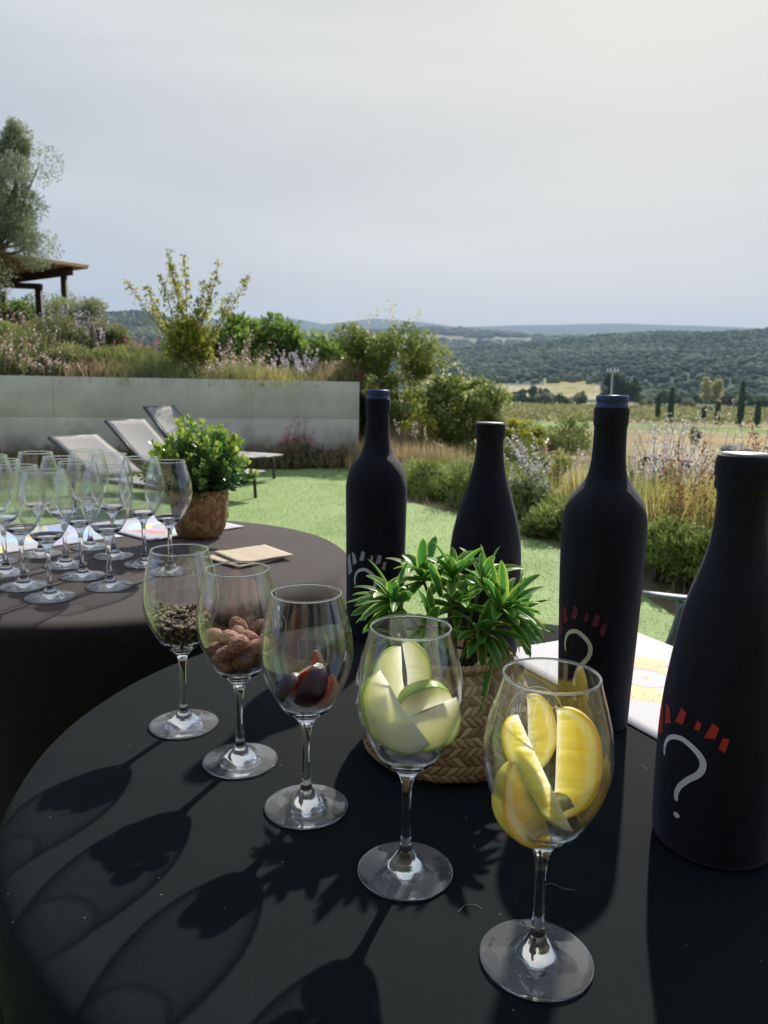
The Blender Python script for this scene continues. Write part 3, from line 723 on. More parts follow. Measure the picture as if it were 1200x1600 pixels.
for k, (px, Y, R, lab) in enumerate([(672, 8.35, (.62, .55, .30), 'leftmost spreading juniper at the lawn edge, between the two left bottles'), (742, 7.65, (.62, .55, .36), 'spreading juniper behind the sloping-shouldered left bottle'), (797, 6.85, (.50, .55, .30), 'spreading juniper below the lilac spikes'), (850, 6.15, (.36, .45, .24), 'smallest juniper at the lawn edge by the tall blue-topped bottle'), (772, 9.2, (.6, .5, .42), 'juniper highest behind the sloping-shouldered left bottle')]):
    x = from_world(px, 780, Y)[0]
    bush('juniper', lab, 'juniper', (x + .1, Y, -.03), R, 9000, .06, m_jun, 400 + k, 'low junipers along the lawn edge', nc=34, asp=.2, cs=.34, up=.9, shell=.35, cz=R[2] * .55)
for k, (px, Y, h, n_, lab) in enumerate([(866, 6.5, .86, 13, 'lilac spikes leaning left over the junipers, beside the tall blue-topped bottle'), (905, 6.9, .80, 9, 'dense lilac spikes behind the tall blue-topped bottle'), (1005, 6.0, .98, 11, 'lilac spikes just right of the tall blue-topped bottle'), (1050, 6.4, .94, 11, 'lilac spikes above the rusty rail')]):
    x = from_world(px, 800, Y)[0]
    spikes('lilac_sage', lab, 'flowering plant', (x, Y, -.02), n_, h, .34, (-.36, 0) if k == 0 else ((-.1, 0) if k == 1 else (.02, 0)), 500 + k, m_sage_f, m_sage_l, 'lilac sage in the border', base=.13, fsize=.016, nfl=42, lf=1500, lsz=.045)
g = np.random.default_rng(55)
for k, (px, Y, h, lm, pl, lab) in enumerate([(1035, 5.3, .66, m_ygrass, 10, 'tall yellow grass clump between the two right bottles'), (1088, 5.5, .62, m_ygrass, 8, 'yellow straw grass clump beside the dark right bottle'), (1000, 5.7, .60, m_ggrass, 0, 'green yellow grass touching the right side of the tall bottle'), (1130, 6.4, .6, m_dry, 6, 'dry grass behind the neck of the right bottle'), (1065, 7.5, .75, m_plum, 10, 'pale plumed grass above the rusty rail'), (930, 6.6, .6, m_ygrass, 0, 'yellow grass behind the tall blue-topped bottle'),
                                              (590, 10.4, .55, m_dry, 0, 'brown grass at the lawn corner beside the wall end'), (640, 9.6, .55, m_dry, 4, 'pinkish brown grass at the foot of the cream flowering shrubs'), (690, 9.8, .5, m_dry, 0, 'brown grass behind the junipers'), (620, 11.2, .7, m_dry, 0, 'brown grass beneath the tall cream flowering shrub'), (1180, 5.6, .7, m_ygrass, 6, 'yellow grass at the right edge of the view'), (665, 9.2, .4, m_ggrass, 0, 'green grass tuft among the brown grass')]):
    x = from_world(px, 800, Y)[0]
    grass('grass_clump', lab, 'grass clump', (x, Y, -.02), 1300, h, .42, lm, 520 + k, 'grass clumps in the border', base=.17, w=.0032, plumes=(pl, h * 1.4, m_plum) if pl else None, droop=.5)
t = spikes('russet_plant', 'russet seed stems in front of the yellow grass, left of the right bottle', 'plant', (from_world(1102, 800, 5.0)[0], 5.0, -.02), 15, .84, .22, (-.03, 0), 541, m_rust, m_mix, 'russet stems', base=.12, fsize=.022, nfl=14, frac=.6, lf=200)
t = spikes('russet_plant', 'russet leafy stems at the right edge beyond the right bottle neck', 'plant', (from_world(1222, 800, 5.2)[0], 5.2, -.02), 40, .98, .2, (0, 0), 542, m_rust, m_rust, 'russet stems', base=.14, fsize=.026, nfl=40, frac=.8, lf=600)
for k, (px, Y, R, lab) in enumerate([(1015, 4.55, (.22, .24, .22), 'creeping green rosemary touching the right side of the tall bottle'), (1062, 4.35, (.26, .26, .24), 'creeping green rosemary just above the grey chair arm'), (1115, 4.1, (.3, .3, .26), 'creeping green rosemary behind the right bottle'), (965, 4.9, (.25, .3, .2), 'creeping green rosemary behind the tall blue-topped bottle')]):
    x = from_world(px, 900, Y)[0]
    bush('rosemary', lab, 'rosemary', (x + .12, Y + .1, -.02), R, 4200, .045, m_jun, 560 + k, 'creeping rosemary at the lawn edge', nc=24, asp=.25, cs=.36, up=.9, shell=.3)
bush('rose_bush', 'low bush with pale pink blooms behind the lilac spikes', 'shrub', (from_world(852, 740, 8.4)[0], 8.4, -.02), (.38, .3, .32), 2500, .04, m_shrub, 571, nc=18, blossoms=(9, .03, m_pink))
N = 12000; X = g.uniform(-.6, 9, N); Y = g.uniform(3.4, 20, N); k = ~inside(np.c_[X, Y], poly) & (X / Y < .62) & (X / Y > -.05) & ((Y < 11.2) | (X > -.1)); X = X[k]; Y = Y[k]
D = g.normal(0, .5, (len(X), 3)); D[:, 2] = 1
V, F, T = leaves(np.stack([X, Y, ground_h(X, Y)], 1), g.uniform(.04, .15, len(X)), .05, g, D=D)
struct('rough_grass', fast_mesh('rough_grass', V, F, m_dry, T), 'stuff')

# rusty steel edging fence
mrust = mat('rusted steel', (.13, .06, .035), .85, .5, 25, .5, 80)
a_ = np.array(from_world(1003, 713, 7.6)); b_ = np.array(from_world(1076, 726, 7.2))
cf = thing('rusty_fence', 'low rusty steel fence panel with thin bars among the grasses', 'fence', (a_[0], a_[1], 0))
dv = b_ - a_; dv[2] = 0; Lf = np.linalg.norm(dv); dv /= Lf; ztop = (a_[2] + b_[2]) / 2
RR_ = np.stack([dv, np.cross([0, 0, 1], dv), [0, 0, 1]], 1)
mb = MB(); mb.box(tuple(dv * Lf / 2 + np.array([0, 0, ztop])), (Lf + .04, .05, .035), RR_); obj('rail', mb.mesh('rail', mrust), cf)
for s_ in (0, Lf):
    mb = MB(); mb.box(tuple(dv * s_ + np.array([0, 0, ztop / 2 - .02])), (.045, .045, ztop - .005), RR_); obj('post', mb.mesh('post', mrust), cf)
mb = MB()
for s_ in np.arange(.05, Lf - .02, .05): mb.tube([dv * s_ + np.array([0, 0, 0.0]), dv * s_ + np.array([0, 0, ztop - .018])], .004, 6)
mb.box(tuple(dv * Lf / 2 + np.array([0, 0, .05])), (Lf - .05, .02, .02), RR_)
obj('bars', mb.mesh('bars', mrust), cf)

# ---- fields: trees, cypresses, pole, rocks
def col_pt(px, Y): X = (px - 600) / 1200 * math.cos(PITCH) * Y; return np.array([X, Y, float(ground_h(np.array([X]), np.array([Y]))[0])])
def cypress_mesh(seed, h, w):
    g = np.random.default_rng(seed); N = 2600; u = g.uniform(0, 1, N) ** .9; prof = np.interp(u, [0, .08, .3, .7, .92, 1], [.4, .8, 1, .75, .35, .05]) * w
    a = g.uniform(0, 2 * PI, N); r = prof * g.uniform(.55, 1.08, N)
    P = np.stack([r * np.cos(a), r * np.sin(a), .25 + u * (h - .3)], 1); D = np.stack([np.cos(a) * .3, np.sin(a) * .3, np.ones(N)], 1) + g.normal(0, .2, (N, 3))
    V, F, T = leaves(P, np.full(N, .55), .4, g, D=D); return fast_mesh('crown', V, F, m_cyp, T)
for k, (px, yt, yb, w, lab) in enumerate([(1027, 621, 655, .45, 'short cypress, leftmost of the row, partly behind the lilac spikes'), (1047, 607, 656, .62, 'second cypress from the left, the tallest of the left pair'), (1099, 634, 658, .4, 'small cypress, left one of the middle pair'), (1121, 631, 660, .45, 'small cypress, right one of the middle pair'), (1157, 598, 662, .62, 'tallest cypress of the row, above the two grey rocks'), (1184, 629, 664, .5, 'rightmost cypress of the row')]):
    hor = 603.5 + .0175 * (px - 600); Y = 7.6 * 1200 / (yb - hor) * 1.0
    p = col_pt(px, Y); h = float(from_world(px, yt, Y)[2] - p[2])
    t = thing('cypress', lab, 'cypress tree', tuple(p), 0, 'cypresses in the field')
    obj('crown', cypress_mesh(700 + k, h, w), t); mb = MB(); mb.tube([(0, 0, -.3), (0, 0, h * .8)], [.14, .04], 7); obj('trunk', mb.mesh('trunk', mbark), t)
def tree_proto(seed, lm, R, h, nl=2200, ls=.55, name='field_tree', label='', group=None):
    g = np.random.default_rng(seed); t = thing(name, label, 'tree', (0, 0, 0), 0, group)
    P, ct = clumps(g, 22, R, nl, .45, .34, .85); P[:, 2] += h - R[2]
    V, F, T = leaves(P, np.full(nl, ls), .6, g, .2, np.clip(.6 * ct + .4 * g.uniform(size=nl), 0, 1)); obj('crown', fast_mesh('crown', V, F, lm, T), t)
    mb = MB(); mb.tube([(0, 0, -.6), (.05, 0, h * .5), (0, 0, h * .75)], [.28, .2, .1], 7); obj('trunk', mb.mesh('trunk', mbark), t); return t
p = col_pt(961, 300); t = tree_proto(801, m_cyp, (9.8, 8, 6.4), 14.6, 9000, .9, 'oak_tree', 'large round dark tree behind the utility pole', None); t.location = p
for k, (px, yt, w) in enumerate([(1100, 583, 1.8), (1116, 580, 2.4)]):
    p = col_pt(px, 330); h = float(from_world(px, yt, 330)[2] - p[2])
    t = tree_proto(810 + k, m_pop, (w, w, h * .46), h, 2400, .7, 'poplar_tree', ['slimmer left one of the two pale yellow poplars', 'fuller right one of the two pale yellow poplars'][k], 'two pale yellow poplars'); t.location = p
protos = [tree_proto(820 + k, [m_tree, m_tree, m_shrub, m_olive][k], (3.6 + .5 * k, 3.4, 2.6 + .3 * k), 6.0, label='x', group='hedgerow trees across the valley fields') for k in range(4)]
g = np.random.default_rng(31)
spots = [(752, 300, 0, .9), (768, 312, 0, .8), (786, 330, 1, .9), (797, 345, 0, .9), (812, 350, 1, .8), (824, 352, 0, .9), (836, 340, 1, 1.0), (848, 338, 3, .9), (858, 346, 0, .9), (870, 350, 1, .85), (884, 352, 2, .8), (898, 356, 3, .8), (910, 352, 0, .9),
         (1002, 345, 2, .6), (1012, 365, 3, .8), (1024, 372, 1, .9), (1036, 380, 0, 1.0), (1050, 372, 1, 1.0), (1062, 366, 0, 1.0), (1072, 350, 3, .8), (1086, 372, 1, .9), (1130, 352, 0, 1.0), (1142, 345, 1, 1.0), (1152, 340, 3, .9), (1164, 352, 0, 1.0), (1176, 345, 1, .9), (1190, 335, 0, 1.1), (1206, 345, 1, 1.0), (1222, 330, 3, 1.0),
         (815, 430, 0, 1.0), (832, 425, 1, 1.1), (850, 455, 0, 1.0), (905, 440, 2, 1.0), (1080, 330, 2, .45), (1108, 290, 3, .4), (738, 280, 2, .7)]
sides = ['dark rounded', 'dark broad', 'green', 'silvery green']
cnt = {}
ORD = 'first second third fourth fifth sixth seventh eighth ninth tenth eleventh twelfth thirteenth fourteenth fifteenth sixteenth seventeenth eighteenth nineteenth twentieth twenty-first'.split()
order_ = {}
for side_ in (True, False):
    for r_, i_ in enumerate(sorted([i_ for i_, s_ in enumerate(spots) if (s_[0] < 945) == side_], key=lambda i_: spots[i_][0])): order_[i_] = r_
for i, (px, Y, k, s) in enumerate(spots):
    p = col_pt(px, Y); s2 = s * g.uniform(.85, 1.15)
    where = ('left of the large round dark tree' if px < 930 else ('between the large round dark tree and the poplars' if px < 1095 else 'right of the poplars'))
    cnt[px < 945] = cnt.get(px < 945, 0) + 1
    lab = f"{sides[k]} tree, {ORD[order_[i]]} from left in the hedgerow {'left' if px < 945 else 'right'} of the big round tree"
    if protos[k].get('label') == 'x':
        r = protos[k]; r.location = p; r['label'] = lab
    else: r = dup(protos[k], p, g.uniform(0, 6.28), lab)
    r.scale = (s2, s2, s2 * g.uniform(.85, 1.15)); r['label'] = lab
# slender conical bush and rocks in the field
p = col_pt(1088, 105); bush('bush', 'small upright green bush standing alone in the dry field', 'bush', p, (.9, .9, 1.6), 900, .35, m_ggrass, 881, nc=12)
mrock = mat('field rock', (.22, .20, .19), .9, .3, 2, .6, 3)
for k, (px, Y, s, lab) in enumerate([(1150, 101, 1.5, 'larger grey rock heap in the dry field under the tallest cypress'), (1170, 99, 1.1, 'lower brown rock heap right of the larger grey one')]):
    g = np.random.default_rng(890 + k); p = col_pt(px, Y); V = IV * (1 + .25 * g.normal(size=(len(IV), 1))) * np.array([s, s, s * .55])
    o = obj('rock', fast_mesh('rock', V, IF, mrock, None), None, tuple(p)); tag(o, lab, 'rock', 'rocks in the field')
# utility pole
p = col_pt(952, 150); hp = float(from_world(952, 581, 150)[2] - p[2])
t = thing('utility_pole', 'pale concrete utility pole with insulators in front of the round dark tree', 'utility pole', tuple(p))
mpole = mat('pale concrete pole', (.50, .47, .40), .8); mins = mat('insulator', (.75, .78, .80), .2)
mb = MB(); mb.tube([(0, 0, -.5), (0, 0, hp)], [.22, .14], 8); obj('shaft', mb.mesh('shaft', mpole), t)
mb = MB(); mb.box((0, 0, hp - .1), (1.8, .12, .12)); arm = obj('crossarm', mb.mesh('crossarm', mpole), t)
for s in (-1.0, -.4, .4, 1.0):
    V, F = lathe([(0, 0), (.16, 0), (.2, .12), (.12, .2), (.2, .3), (.12, .4), (.18, .5), (0, .6)], 10); mb = MB(); mb.add(V + np.array([s, 0, hp]), F); obj('insulator', mb.mesh('insulator', mins, True), arm)
# ================================================================== FURNITURE
mtex, n, l, b = new_mat('lounger mesh fabric'); setp(b, (.33, .315, .295), .8)
t = n.new('ShaderNodeTexCoord'); w = n.new('ShaderNodeTexWave'); w.inputs['Scale'].default_value = 120; l.new(t.outputs['Object'], w.inputs['Vector'])
bp = n.new('ShaderNodeBump'); bp.inputs['Strength'].default_value = .3; bp.inputs['Distance'].default_value = .002; l.new(w.outputs[0], bp.inputs['Height']); l.new(bp.outputs[0], b.inputs['Normal'])
mfr = mat('dark grey frame', (.035, .037, .04), .45)
def lounger(label, foot, head, backang, seatz=.32):
    """foot: right/near end centre; head: direction of the far end; local +x towards the head"""
    foot = np.array(foot, float); d = np.array(head, float) - foot; ang = math.atan2(d[1], d[0])
    t = thing('sun_lounger', label, 'sun lounger', (foot[0], foot[1], 0), ang, 'sun loungers on the lawn')
    Wd = .50; Ls = 1.22; Lb = .76; ca, sa = math.cos(backang), math.sin(backang)
    for sgy in (-1, 1):
        y = sgy * (Wd / 2 + .012)
        mb = MB(); mb.tube([(-.02, y, seatz), (Ls, y, seatz), (Ls + .6, y, seatz)], .02, 8); obj('side_rail', mb.mesh('side_rail', mfr, True), t)
        mb = MB(); mb.tube([(Ls, y * .97, seatz + .02), (Ls + Lb * ca, y * .97, seatz + .02 + Lb * sa)], .018, 8); obj('back_rail', mb.mesh('back_rail', mfr, True), t)
        for x in (.12, Ls + .35):
            mb = MB(); mb.tube([(x, y, seatz - .02), (x - .02, y, 0)], .017, 8); obj('leg', mb.mesh('leg', mfr, True), t)
    V = []
    for i, u in enumerate(np.linspace(0, 1, 14)):
        for v in np.linspace(-1, 1, 9): V.append((u * Ls - .02, v * Wd / 2, seatz + .012 - .018 * (1 - v * v)))
    me = fast_mesh('seat', V, grid_faces(14, 9), mtex, None, True); o = obj('seat', me, t); s_ = o.modifiers.new('s', 'SOLIDIFY'); s_.thickness = .006
    V = []
    for i, u in enumerate(np.linspace(0, 1, 10)):
        for v in np.linspace(-1, 1, 9):
            q = .02 * (1 - v * v) * math.sin(PI * u); V.append((Ls + u * Lb * ca + q * sa, v * Wd / 2, seatz + .03 + u * Lb * sa - q * ca))
    me = fast_mesh('backrest', V, grid_faces(10, 9), mtex, None, True); o = obj('backrest', me, t); s_ = o.modifiers.new('s', 'SOLIDIFY'); s_.thickness = .006
    mb = MB(); mb.tube([(Ls + Lb * ca, -Wd / 2 - .02, seatz + .02 + Lb * sa), (Ls + Lb * ca, Wd / 2 + .02, seatz + .02 + Lb * sa)], .016, 8)
    obj('end_bar', mb.mesh('end_bar', mfr, True), t); mb = MB()
    mb.tube([(-.02, -Wd / 2 - .02, seatz), (-.02, Wd / 2 + .02, seatz)], .018, 8)
    obj('end_bar', mb.mesh('end_bar', mfr, True), t)
    mb = MB(); mb.tube([(Ls + Lb * ca * .6, 0, seatz + Lb * sa * .6), (Ls + Lb * ca * .6 + .12, 0, seatz)], .012, 8); obj('prop', mb.mesh('prop', mfr), t)
    return t
lounger('grey sun lounger with the steepest backrest, farthest to the right', (-1.42, 9.25), (-2.72, 9.98), rad(44), .30)
lounger('grey sun lounger in the middle with raised backrest, foot end behind the potted plant', (-1.40, 7.60), (-2.62, 8.45), rad(35), .28)
lounger('grey sun lounger nearest the left with low backrest behind the empty glasses', (-1.45, 6.40), (-2.65, 7.22), rad(25), .29)

# grey metal armchair beyond the tasting table
mch = mat('grey painted steel', (.20, .235, .26), .38, Metallic=.3)
ch = thing('armchair', 'blue grey metal armchair on the lawn behind the tall dark bottles', 'chair', (.95, 1.98, 0))
A = np.array([.64, 1.83, .68]) - np.array([.95, 1.98, 0]); Bk = np.array([.862, 1.60, .70]) - np.array([.95, 1.98, 0])
ax_ = (Bk - A); ax_[2] = 0; ax_ /= np.linalg.norm(ax_); sx_ = np.array([-ax_[1], ax_[0], 0]); 
if sx_[0] < 0: sx_ = -sx_
W_ = .46
for sidek in (0, 1):
    o_ = sx_ * W_ * sidek
    P = spline([A + o_ - ax_ * .0, A + o_ + ax_ * .12 + [0, 0, .012], Bk + o_ - ax_ * .06 + [0, 0, .01], Bk + o_ + ax_ * .06 + [0, 0, .05], Bk + o_ + ax_ * .08 + [0, 0, .2]], 6)
    V = []
    for i, p_ in enumerate(P):
        wv = .010 if i < 2 else .017
        for a_ in np.linspace(0, 2 * PI, 10, endpoint=False): V.append(p_ + sx_ * math.cos(a_) * wv + np.array([0, 0, 1]) * math.sin(a_) * (.006 + .003 * (i > 6)))
    me = fast_mesh('armrest', V, [grid_faces(len(P), 10, True), np.array([list(range(9, -1, -1)), [(len(P) - 1) * 10 + q for q in range(10)]])], mch, None, True); obj('armrest', me, ch)
    mb = MB(); p1 = A + o_ + ax_ * .105 + [0, 0, .0]; p2 = A + o_ + ax_ * .02; p2[2] = .42; p3 = A + o_ - ax_ * .06; p3[2] = 0
    mb.tube(spline([p1, p1 * .6 + p2 * .4 + ax_ * .01, p2, p3], 5), .013, 10); obj('leg', mb.mesh('leg', mch, True), ch)
    q1 = Bk + o_ + ax_ * .03; q1[2] = .44; q2 = Bk + o_ + ax_ * .1; q2[2] = 0
    mb = MB(); mb.tube([q1, q2], .013, 10); obj('leg', mb.mesh('leg', mch, True), ch)
V = []; 
for i, u in enumerate(np.linspace(0, 1, 12)):
    for j, v in enumerate(np.linspace(0, 1, 12)):
        p_ = A + ax_ * (.02 + .42 * v) + sx_ * (W_ * u); p_[2] = .445 - .02 * math.sin(PI * u) * math.sin(PI * v); V.append(p_)
o = obj('seat', fast_mesh('seat', V, grid_faces(12, 12), mch, None, True), ch); o.modifiers.new('s', 'SOLIDIFY').thickness = .012
V = []
for i, u in enumerate(np.linspace(0, 1, 16)):
    for j, v in enumerate(np.linspace(0, 1, 8)):
        p_ = Bk + ax_ * (.07 + .04 * math.sin(PI * u) + .03 * v) + sx_ * (W_ * u); p_[2] = .72 + .215 * v - .03 * (2 * u - 1) ** 4; V.append(p_)
o = obj('backrest', fast_mesh('backrest', V, grid_faces(16, 8), mch, None, True), ch); o.modifiers.new('s', 'SOLIDIFY').thickness = .008

# ---- tables
TZ = .75
TZ2 = .795; KB = .893     # the left table stands a little higher
def cloth_mat(name, c, sheen, rough=.85, dust=True):
    m, n, l, b = new_mat(name); setp(b, c, rough); b.inputs['Sheen Weight'].default_value = sheen; b.inputs['Sheen Roughness'].default_value = .5; b.inputs['Specular IOR Level'].default_value = .08
    b.inputs['Sheen Tint'].default_value = (1, .9, .87, 1)
    t = n.new('ShaderNodeTexCoord')
    w1 = n.new('ShaderNodeTexNoise'); w1.inputs['Scale'].default_value = 1100; w1.inputs['Detail'].default_value = 2
    l.new(t.outputs['Object'], w1.inputs['Vector'])
    big = n.new('ShaderNodeTexNoise'); big.inputs['Scale'].default_value = 7; big.inputs['Detail'].default_value = 4; l.new(t.outputs['Object'], big.inputs['Vector'])
    bp = n.new('ShaderNodeBump'); bp.inputs['Strength'].default_value = .5; bp.inputs['Distance'].default_value = .0006; l.new(w1.outputs['Fac'], bp.inputs['Height'])
    bp2 = n.new('ShaderNodeBump'); bp2.inputs['Strength'].default_value = .25; bp2.inputs['Distance'].default_value = .01; l.new(big.outputs['Fac'], bp2.inputs['Height']); l.new(bp.outputs[0], bp2.inputs['Normal'])
    l.new(bp2.outputs[0], b.inputs['Normal'])
    # weave tone and scattered lint
    r = n.new('ShaderNodeValToRGB'); r.color_ramp.elements[0].position = .35; r.color_ramp.elements[0].color = (*[v * .72 for v in c], 1); r.color_ramp.elements[1].position = .65; r.color_ramp.elements[1].color = (*[v * 1.35 for v in c], 1)
    l.new(w1.outputs['Fac'], r.inputs[0])
    vo = n.new('ShaderNodeTexVoronoi'); vo.inputs['Scale'].default_value = 42; l.new(t.outputs['Object'], vo.inputs['Vector'])
    lt = n.new('ShaderNodeMath'); lt.operation = 'LESS_THAN'; lt.inputs[1].default_value = .030; l.new(vo.outputs['Distance'], lt.inputs[0])
    mx = n.new('ShaderNodeMix'); mx.data_type = 'RGBA'; l.new(lt.outputs[0], mx.inputs[0]); l.new(r.outputs[0], mx.inputs[6]); mx.inputs[7].default_value = (.22, .22, .2, 1)
    l.new(mx.outputs[2], b.inputs['Base Color'])
    return m
mcl1 = cloth_mat('black stretch cloth', (.0070, .0102, .0116), .012)
mcl2 = cloth_mat('charcoal stretch cloth', (.0112, .0090, .0094), .32)
mtop = mat('table board', (.3, .28, .25), .6)
msteel = mat('table steel', (.4, .4, .4), .35, Metallic=1.0)
def table(name, label, cx, cy, R, m, label2, seed, TZ=.75):
    t = thing(name, label, 'table', (cx, cy, 0), 0, 'round tables under dark stretch cloths')
    obj('tabletop', lathe_mesh('tabletop', [(0, TZ - .03), (R - .02, TZ - .03), (R - .012, TZ - .016), (R - .02, TZ - .004), (0, TZ - .004)], mtop, 96, False), t)
    obj('column', lathe_mesh('column', [(.03, .03), (.03, TZ - .03)], msteel, 24), t)
    for k in range(4):
        a = PI / 4 + k * PI / 2; mb = MB(); mb.tube([(.02 * math.cos(a), .02 * math.sin(a), .06), (.36 * math.cos(a), .36 * math.sin(a), .02)], [.022, .014], 8); obj('foot', mb.mesh('foot', msteel, True), t)
    prof = [(0, 0)] + [(R * k / 10, 0) for k in range(1, 9)] + [(R - .035, -.0005), (R - .018, -.003), (R - .008, -.010), (R - .001, -.022), (R + .003, -.045), (R + .001, -.1), (R - .01, -.2), (R - .03, -.35), (R - .03, -.5), (R - .01, -.64), (R + .02, -.742)]
    n_ = 160; V, F = lathe(prof, n_)
    r = np.hypot(V[:, 0], V[:, 1]); a = np.arctan2(V[:, 1], V[:, 0]); f = np.clip(-V[:, 2] / .6, 0, 1) ** 1.2
    k = 1 + f * (.055 * np.sin(4 * a + seed) + .018 * np.sin(11 * a + seed * 2) + .008 * np.sin(23 * a))
    V[:, 0] *= k; V[:, 1] *= k
    o = obj('tablecloth', fast_mesh('tablecloth', V, F, m, None, True), None, (cx, cy, TZ)); tag(o, label2, 'tablecloth', 'dark stretch tablecloths'); return o
table('round_table', 'round table in the foreground under a black cloth carrying the filled glasses', .136, .859, .537, mcl1, 'black stretch tablecloth on the foreground table under the five filled glasses', 1.0)
table('round_table', 'round table at the left under a charcoal cloth carrying the empty glasses', -.643 * KB, 1.84 * KB, .567 * KB, mcl2, 'charcoal stretch tablecloth on the left table under the empty glasses', 2.3, TZ2)

# ---- papers
mpap = mat('white paper', (.46, .46, .50), .7, .03, 6)
def flat_poly(mb, pts, z, t=.5): mb.add([(x, y, z) for x, y in pts], [np.array([list(range(len(pts)))])], t)
def sheet(label, c, ux, L, W, seed, wheels, z=TZ + .0015, name='placemat', cat='placemat', grp='printed paper placemats'):
    """sheet whose corner is c, long side along ux"""
    ux = np.array(ux, float); ux /= np.linalg.norm(ux); uy = np.array([-ux[1], ux[0]])
    o = thing(name, label, cat, (c[0], c[1], z), math.atan2(ux[1], ux[0]), grp)
    g = np.random.default_rng(seed)
    nx, ny = 18, 14; X, Y = np.meshgrid(np.linspace(0, L, nx), np.linspace(0, W, ny), indexing='ij')
    Z = .0004 + .0012 * np.clip(fbm(X * 9 + seed, Y * 9, seed) - .3, 0, 1)
    V = np.stack([X, Y, Z * 0], -1).reshape(-1, 3); me = fast_mesh('paper', V, grid_faces(nx, ny), mpap, None, True)
    p = obj('paper', me, o); p.modifiers.new('s', 'SOLIDIFY').thickness = .0005
    for (wx, wy, R, cols, tilt) in wheels:
        ms = [MATS[c_] for c_ in cols]; V = []; F = []; mi = []
        K = len(cols); seg = 10
        for k in range(K):
            for ring, (r0, r1) in enumerate(((.42, .66), (.66, 1.0))):
                for s in range(seg):
                    a0 = tilt + 2 * PI * (k + s / seg) / K; a1 = tilt + 2 * PI * (k + (s + 1) / seg) / K; b0 = len(V)
                    V += [(wx + R * r0 * math.cos(a0), wy + R * r0 * math.sin(a0), .0006), (wx + R * r1 * math.cos(a0), wy + R * r1 * math.sin(a0), .0006), (wx + R * r1 * math.cos(a1), wy + R * r1 * math.sin(a1), .0006), (wx + R * r0 * math.cos(a1), wy + R * r0 * math.sin(a1), .0006)]
                    F.append((b0, b0 + 1, b0 + 2, b0 + 3)); mi.append((k + ring * 2) % K)
        me = fast_mesh('aroma_wheel', V, np.array(F), ms); me.polygons.foreach_set('material_index', np.array(mi, np.int32)); wheel = obj('aroma_wheel', me, p)
        # thin inner ring and centre drawing
        mb = MB(); rs = np.linspace(0, 2 * PI, 49)
        Vr = []; 
        for a0 in rs: Vr += [(wx + R * .385 * math.cos(a0), wy + R * .385 * math.sin(a0), .0007), (wx + R * .425 * math.cos(a0), wy + R * .425 * math.sin(a0), .0007)]
        mb.add(Vr, np.array([(2 * i, 2 * i + 1, 2 * i + 3, 2 * i + 2) for i in range(48)])); obj('ring', mb.mesh('ring', MATS['ink_rose']), p)
        mb = MB(); mb.add([(wx + R * .07 * math.cos(a_), wy + .05 * R * math.sin(a_), .0007) for a_ in np.linspace(0, 2 * PI, 16, endpoint=False)], [np.array([list(range(16))])]); obj('centre_mark', mb.mesh('centre_mark', MATS['ink_orange']), p)
        mb = MB()
        for k in range(K * 5):   # faint pale strokes of lettering too small to read
            a0 = tilt + 2 * PI * (k + .5) / (K * 5); r0 = R * (.70 + .2 * (k % 2)); c_, s_ = math.cos(a0), math.sin(a0)
            mb.box((wx + r0 * c_, wy + r0 * s_, .00075), (R * .10, R * .012, .0001), [[c_, -s_, 0], [s_, c_, 0], [0, 0, 1]])
        obj('fine_print', mb.mesh('fine_print', mpap), p)
    mb = MB()
    for k in range(3): mb.box((L * .5 + g.uniform(-.01, .01), W * (.965 - .025 * k), .0008), (L * (.22 - .05 * k), .0016, .0001))
    obj('heading_lines', mb.mesh('heading_lines', MATS['ink_grey']), p)
    return o
for nm_, c_ in dict(ink_yellow=(.80, .62, .22), ink_sand=(.66, .47, .22), ink_rose=(.62, .30, .28), ink_orange=(.80, .42, .22), ink_magenta=(.72, .22, .46), ink_lilac=(.52, .45, .66), ink_blue=(.42, .58, .80), ink_aqua=(.50, .75, .78), ink_lime=(.70, .74, .30), ink_grey=(.4, .4, .42), ink_salmon=(.80, .50, .42), ink_taupe=(.50, .42, .38), ink_sky=(.36, .50, .74)).items(): mat(nm_, c_, .7)
dA = np.array([.338 - .252, .877 - 1.047]); dA /= np.linalg.norm(dA); pA = np.array([-dA[1], dA[0]])
cA = np.array([.2, 1.15])
# corner at the left end of the near edge; long side runs towards the right bottle
cA = np.array([.252, 1.047]) - dA * .155
sheet('white placemat with a yellow and pink aroma wheel under the two right bottles', cA, dA, .42, .287, 1, [(.1875, .138, .092, ['ink_sand', 'ink_yellow', 'ink_orange', 'ink_magenta', 'ink_sand', 'ink_taupe', 'ink_yellow', 'ink_salmon'], .35)], TZ + .0015)
sheet('white placemat with blue aroma wheel under the empty glasses, at the left', ((-.715 - .67 * .40) * KB, (2.06 - .74 * .40) * KB), (.67, .74), .36, .265, 2, [(.24, .138, .112, ['ink_sky', 'ink_blue', 'ink_sky', 'ink_yellow', 'ink_sky', 'ink_blue', 'ink_lilac'], .3), (.06, .05, .045, ['ink_yellow', 'ink_lime'], 0)], TZ2 + .0015)
sheet('white placemat with pastel aroma wheel beneath the plaited basket', (-.62 * KB, 2.0 * KB), (.62, .70), .28, .305, 3, [(.14, .135, .105, ['ink_aqua', 'ink_lime', 'ink_lilac', 'ink_aqua', 'ink_rose', 'ink_aqua'], .9)], TZ2 + .0030)

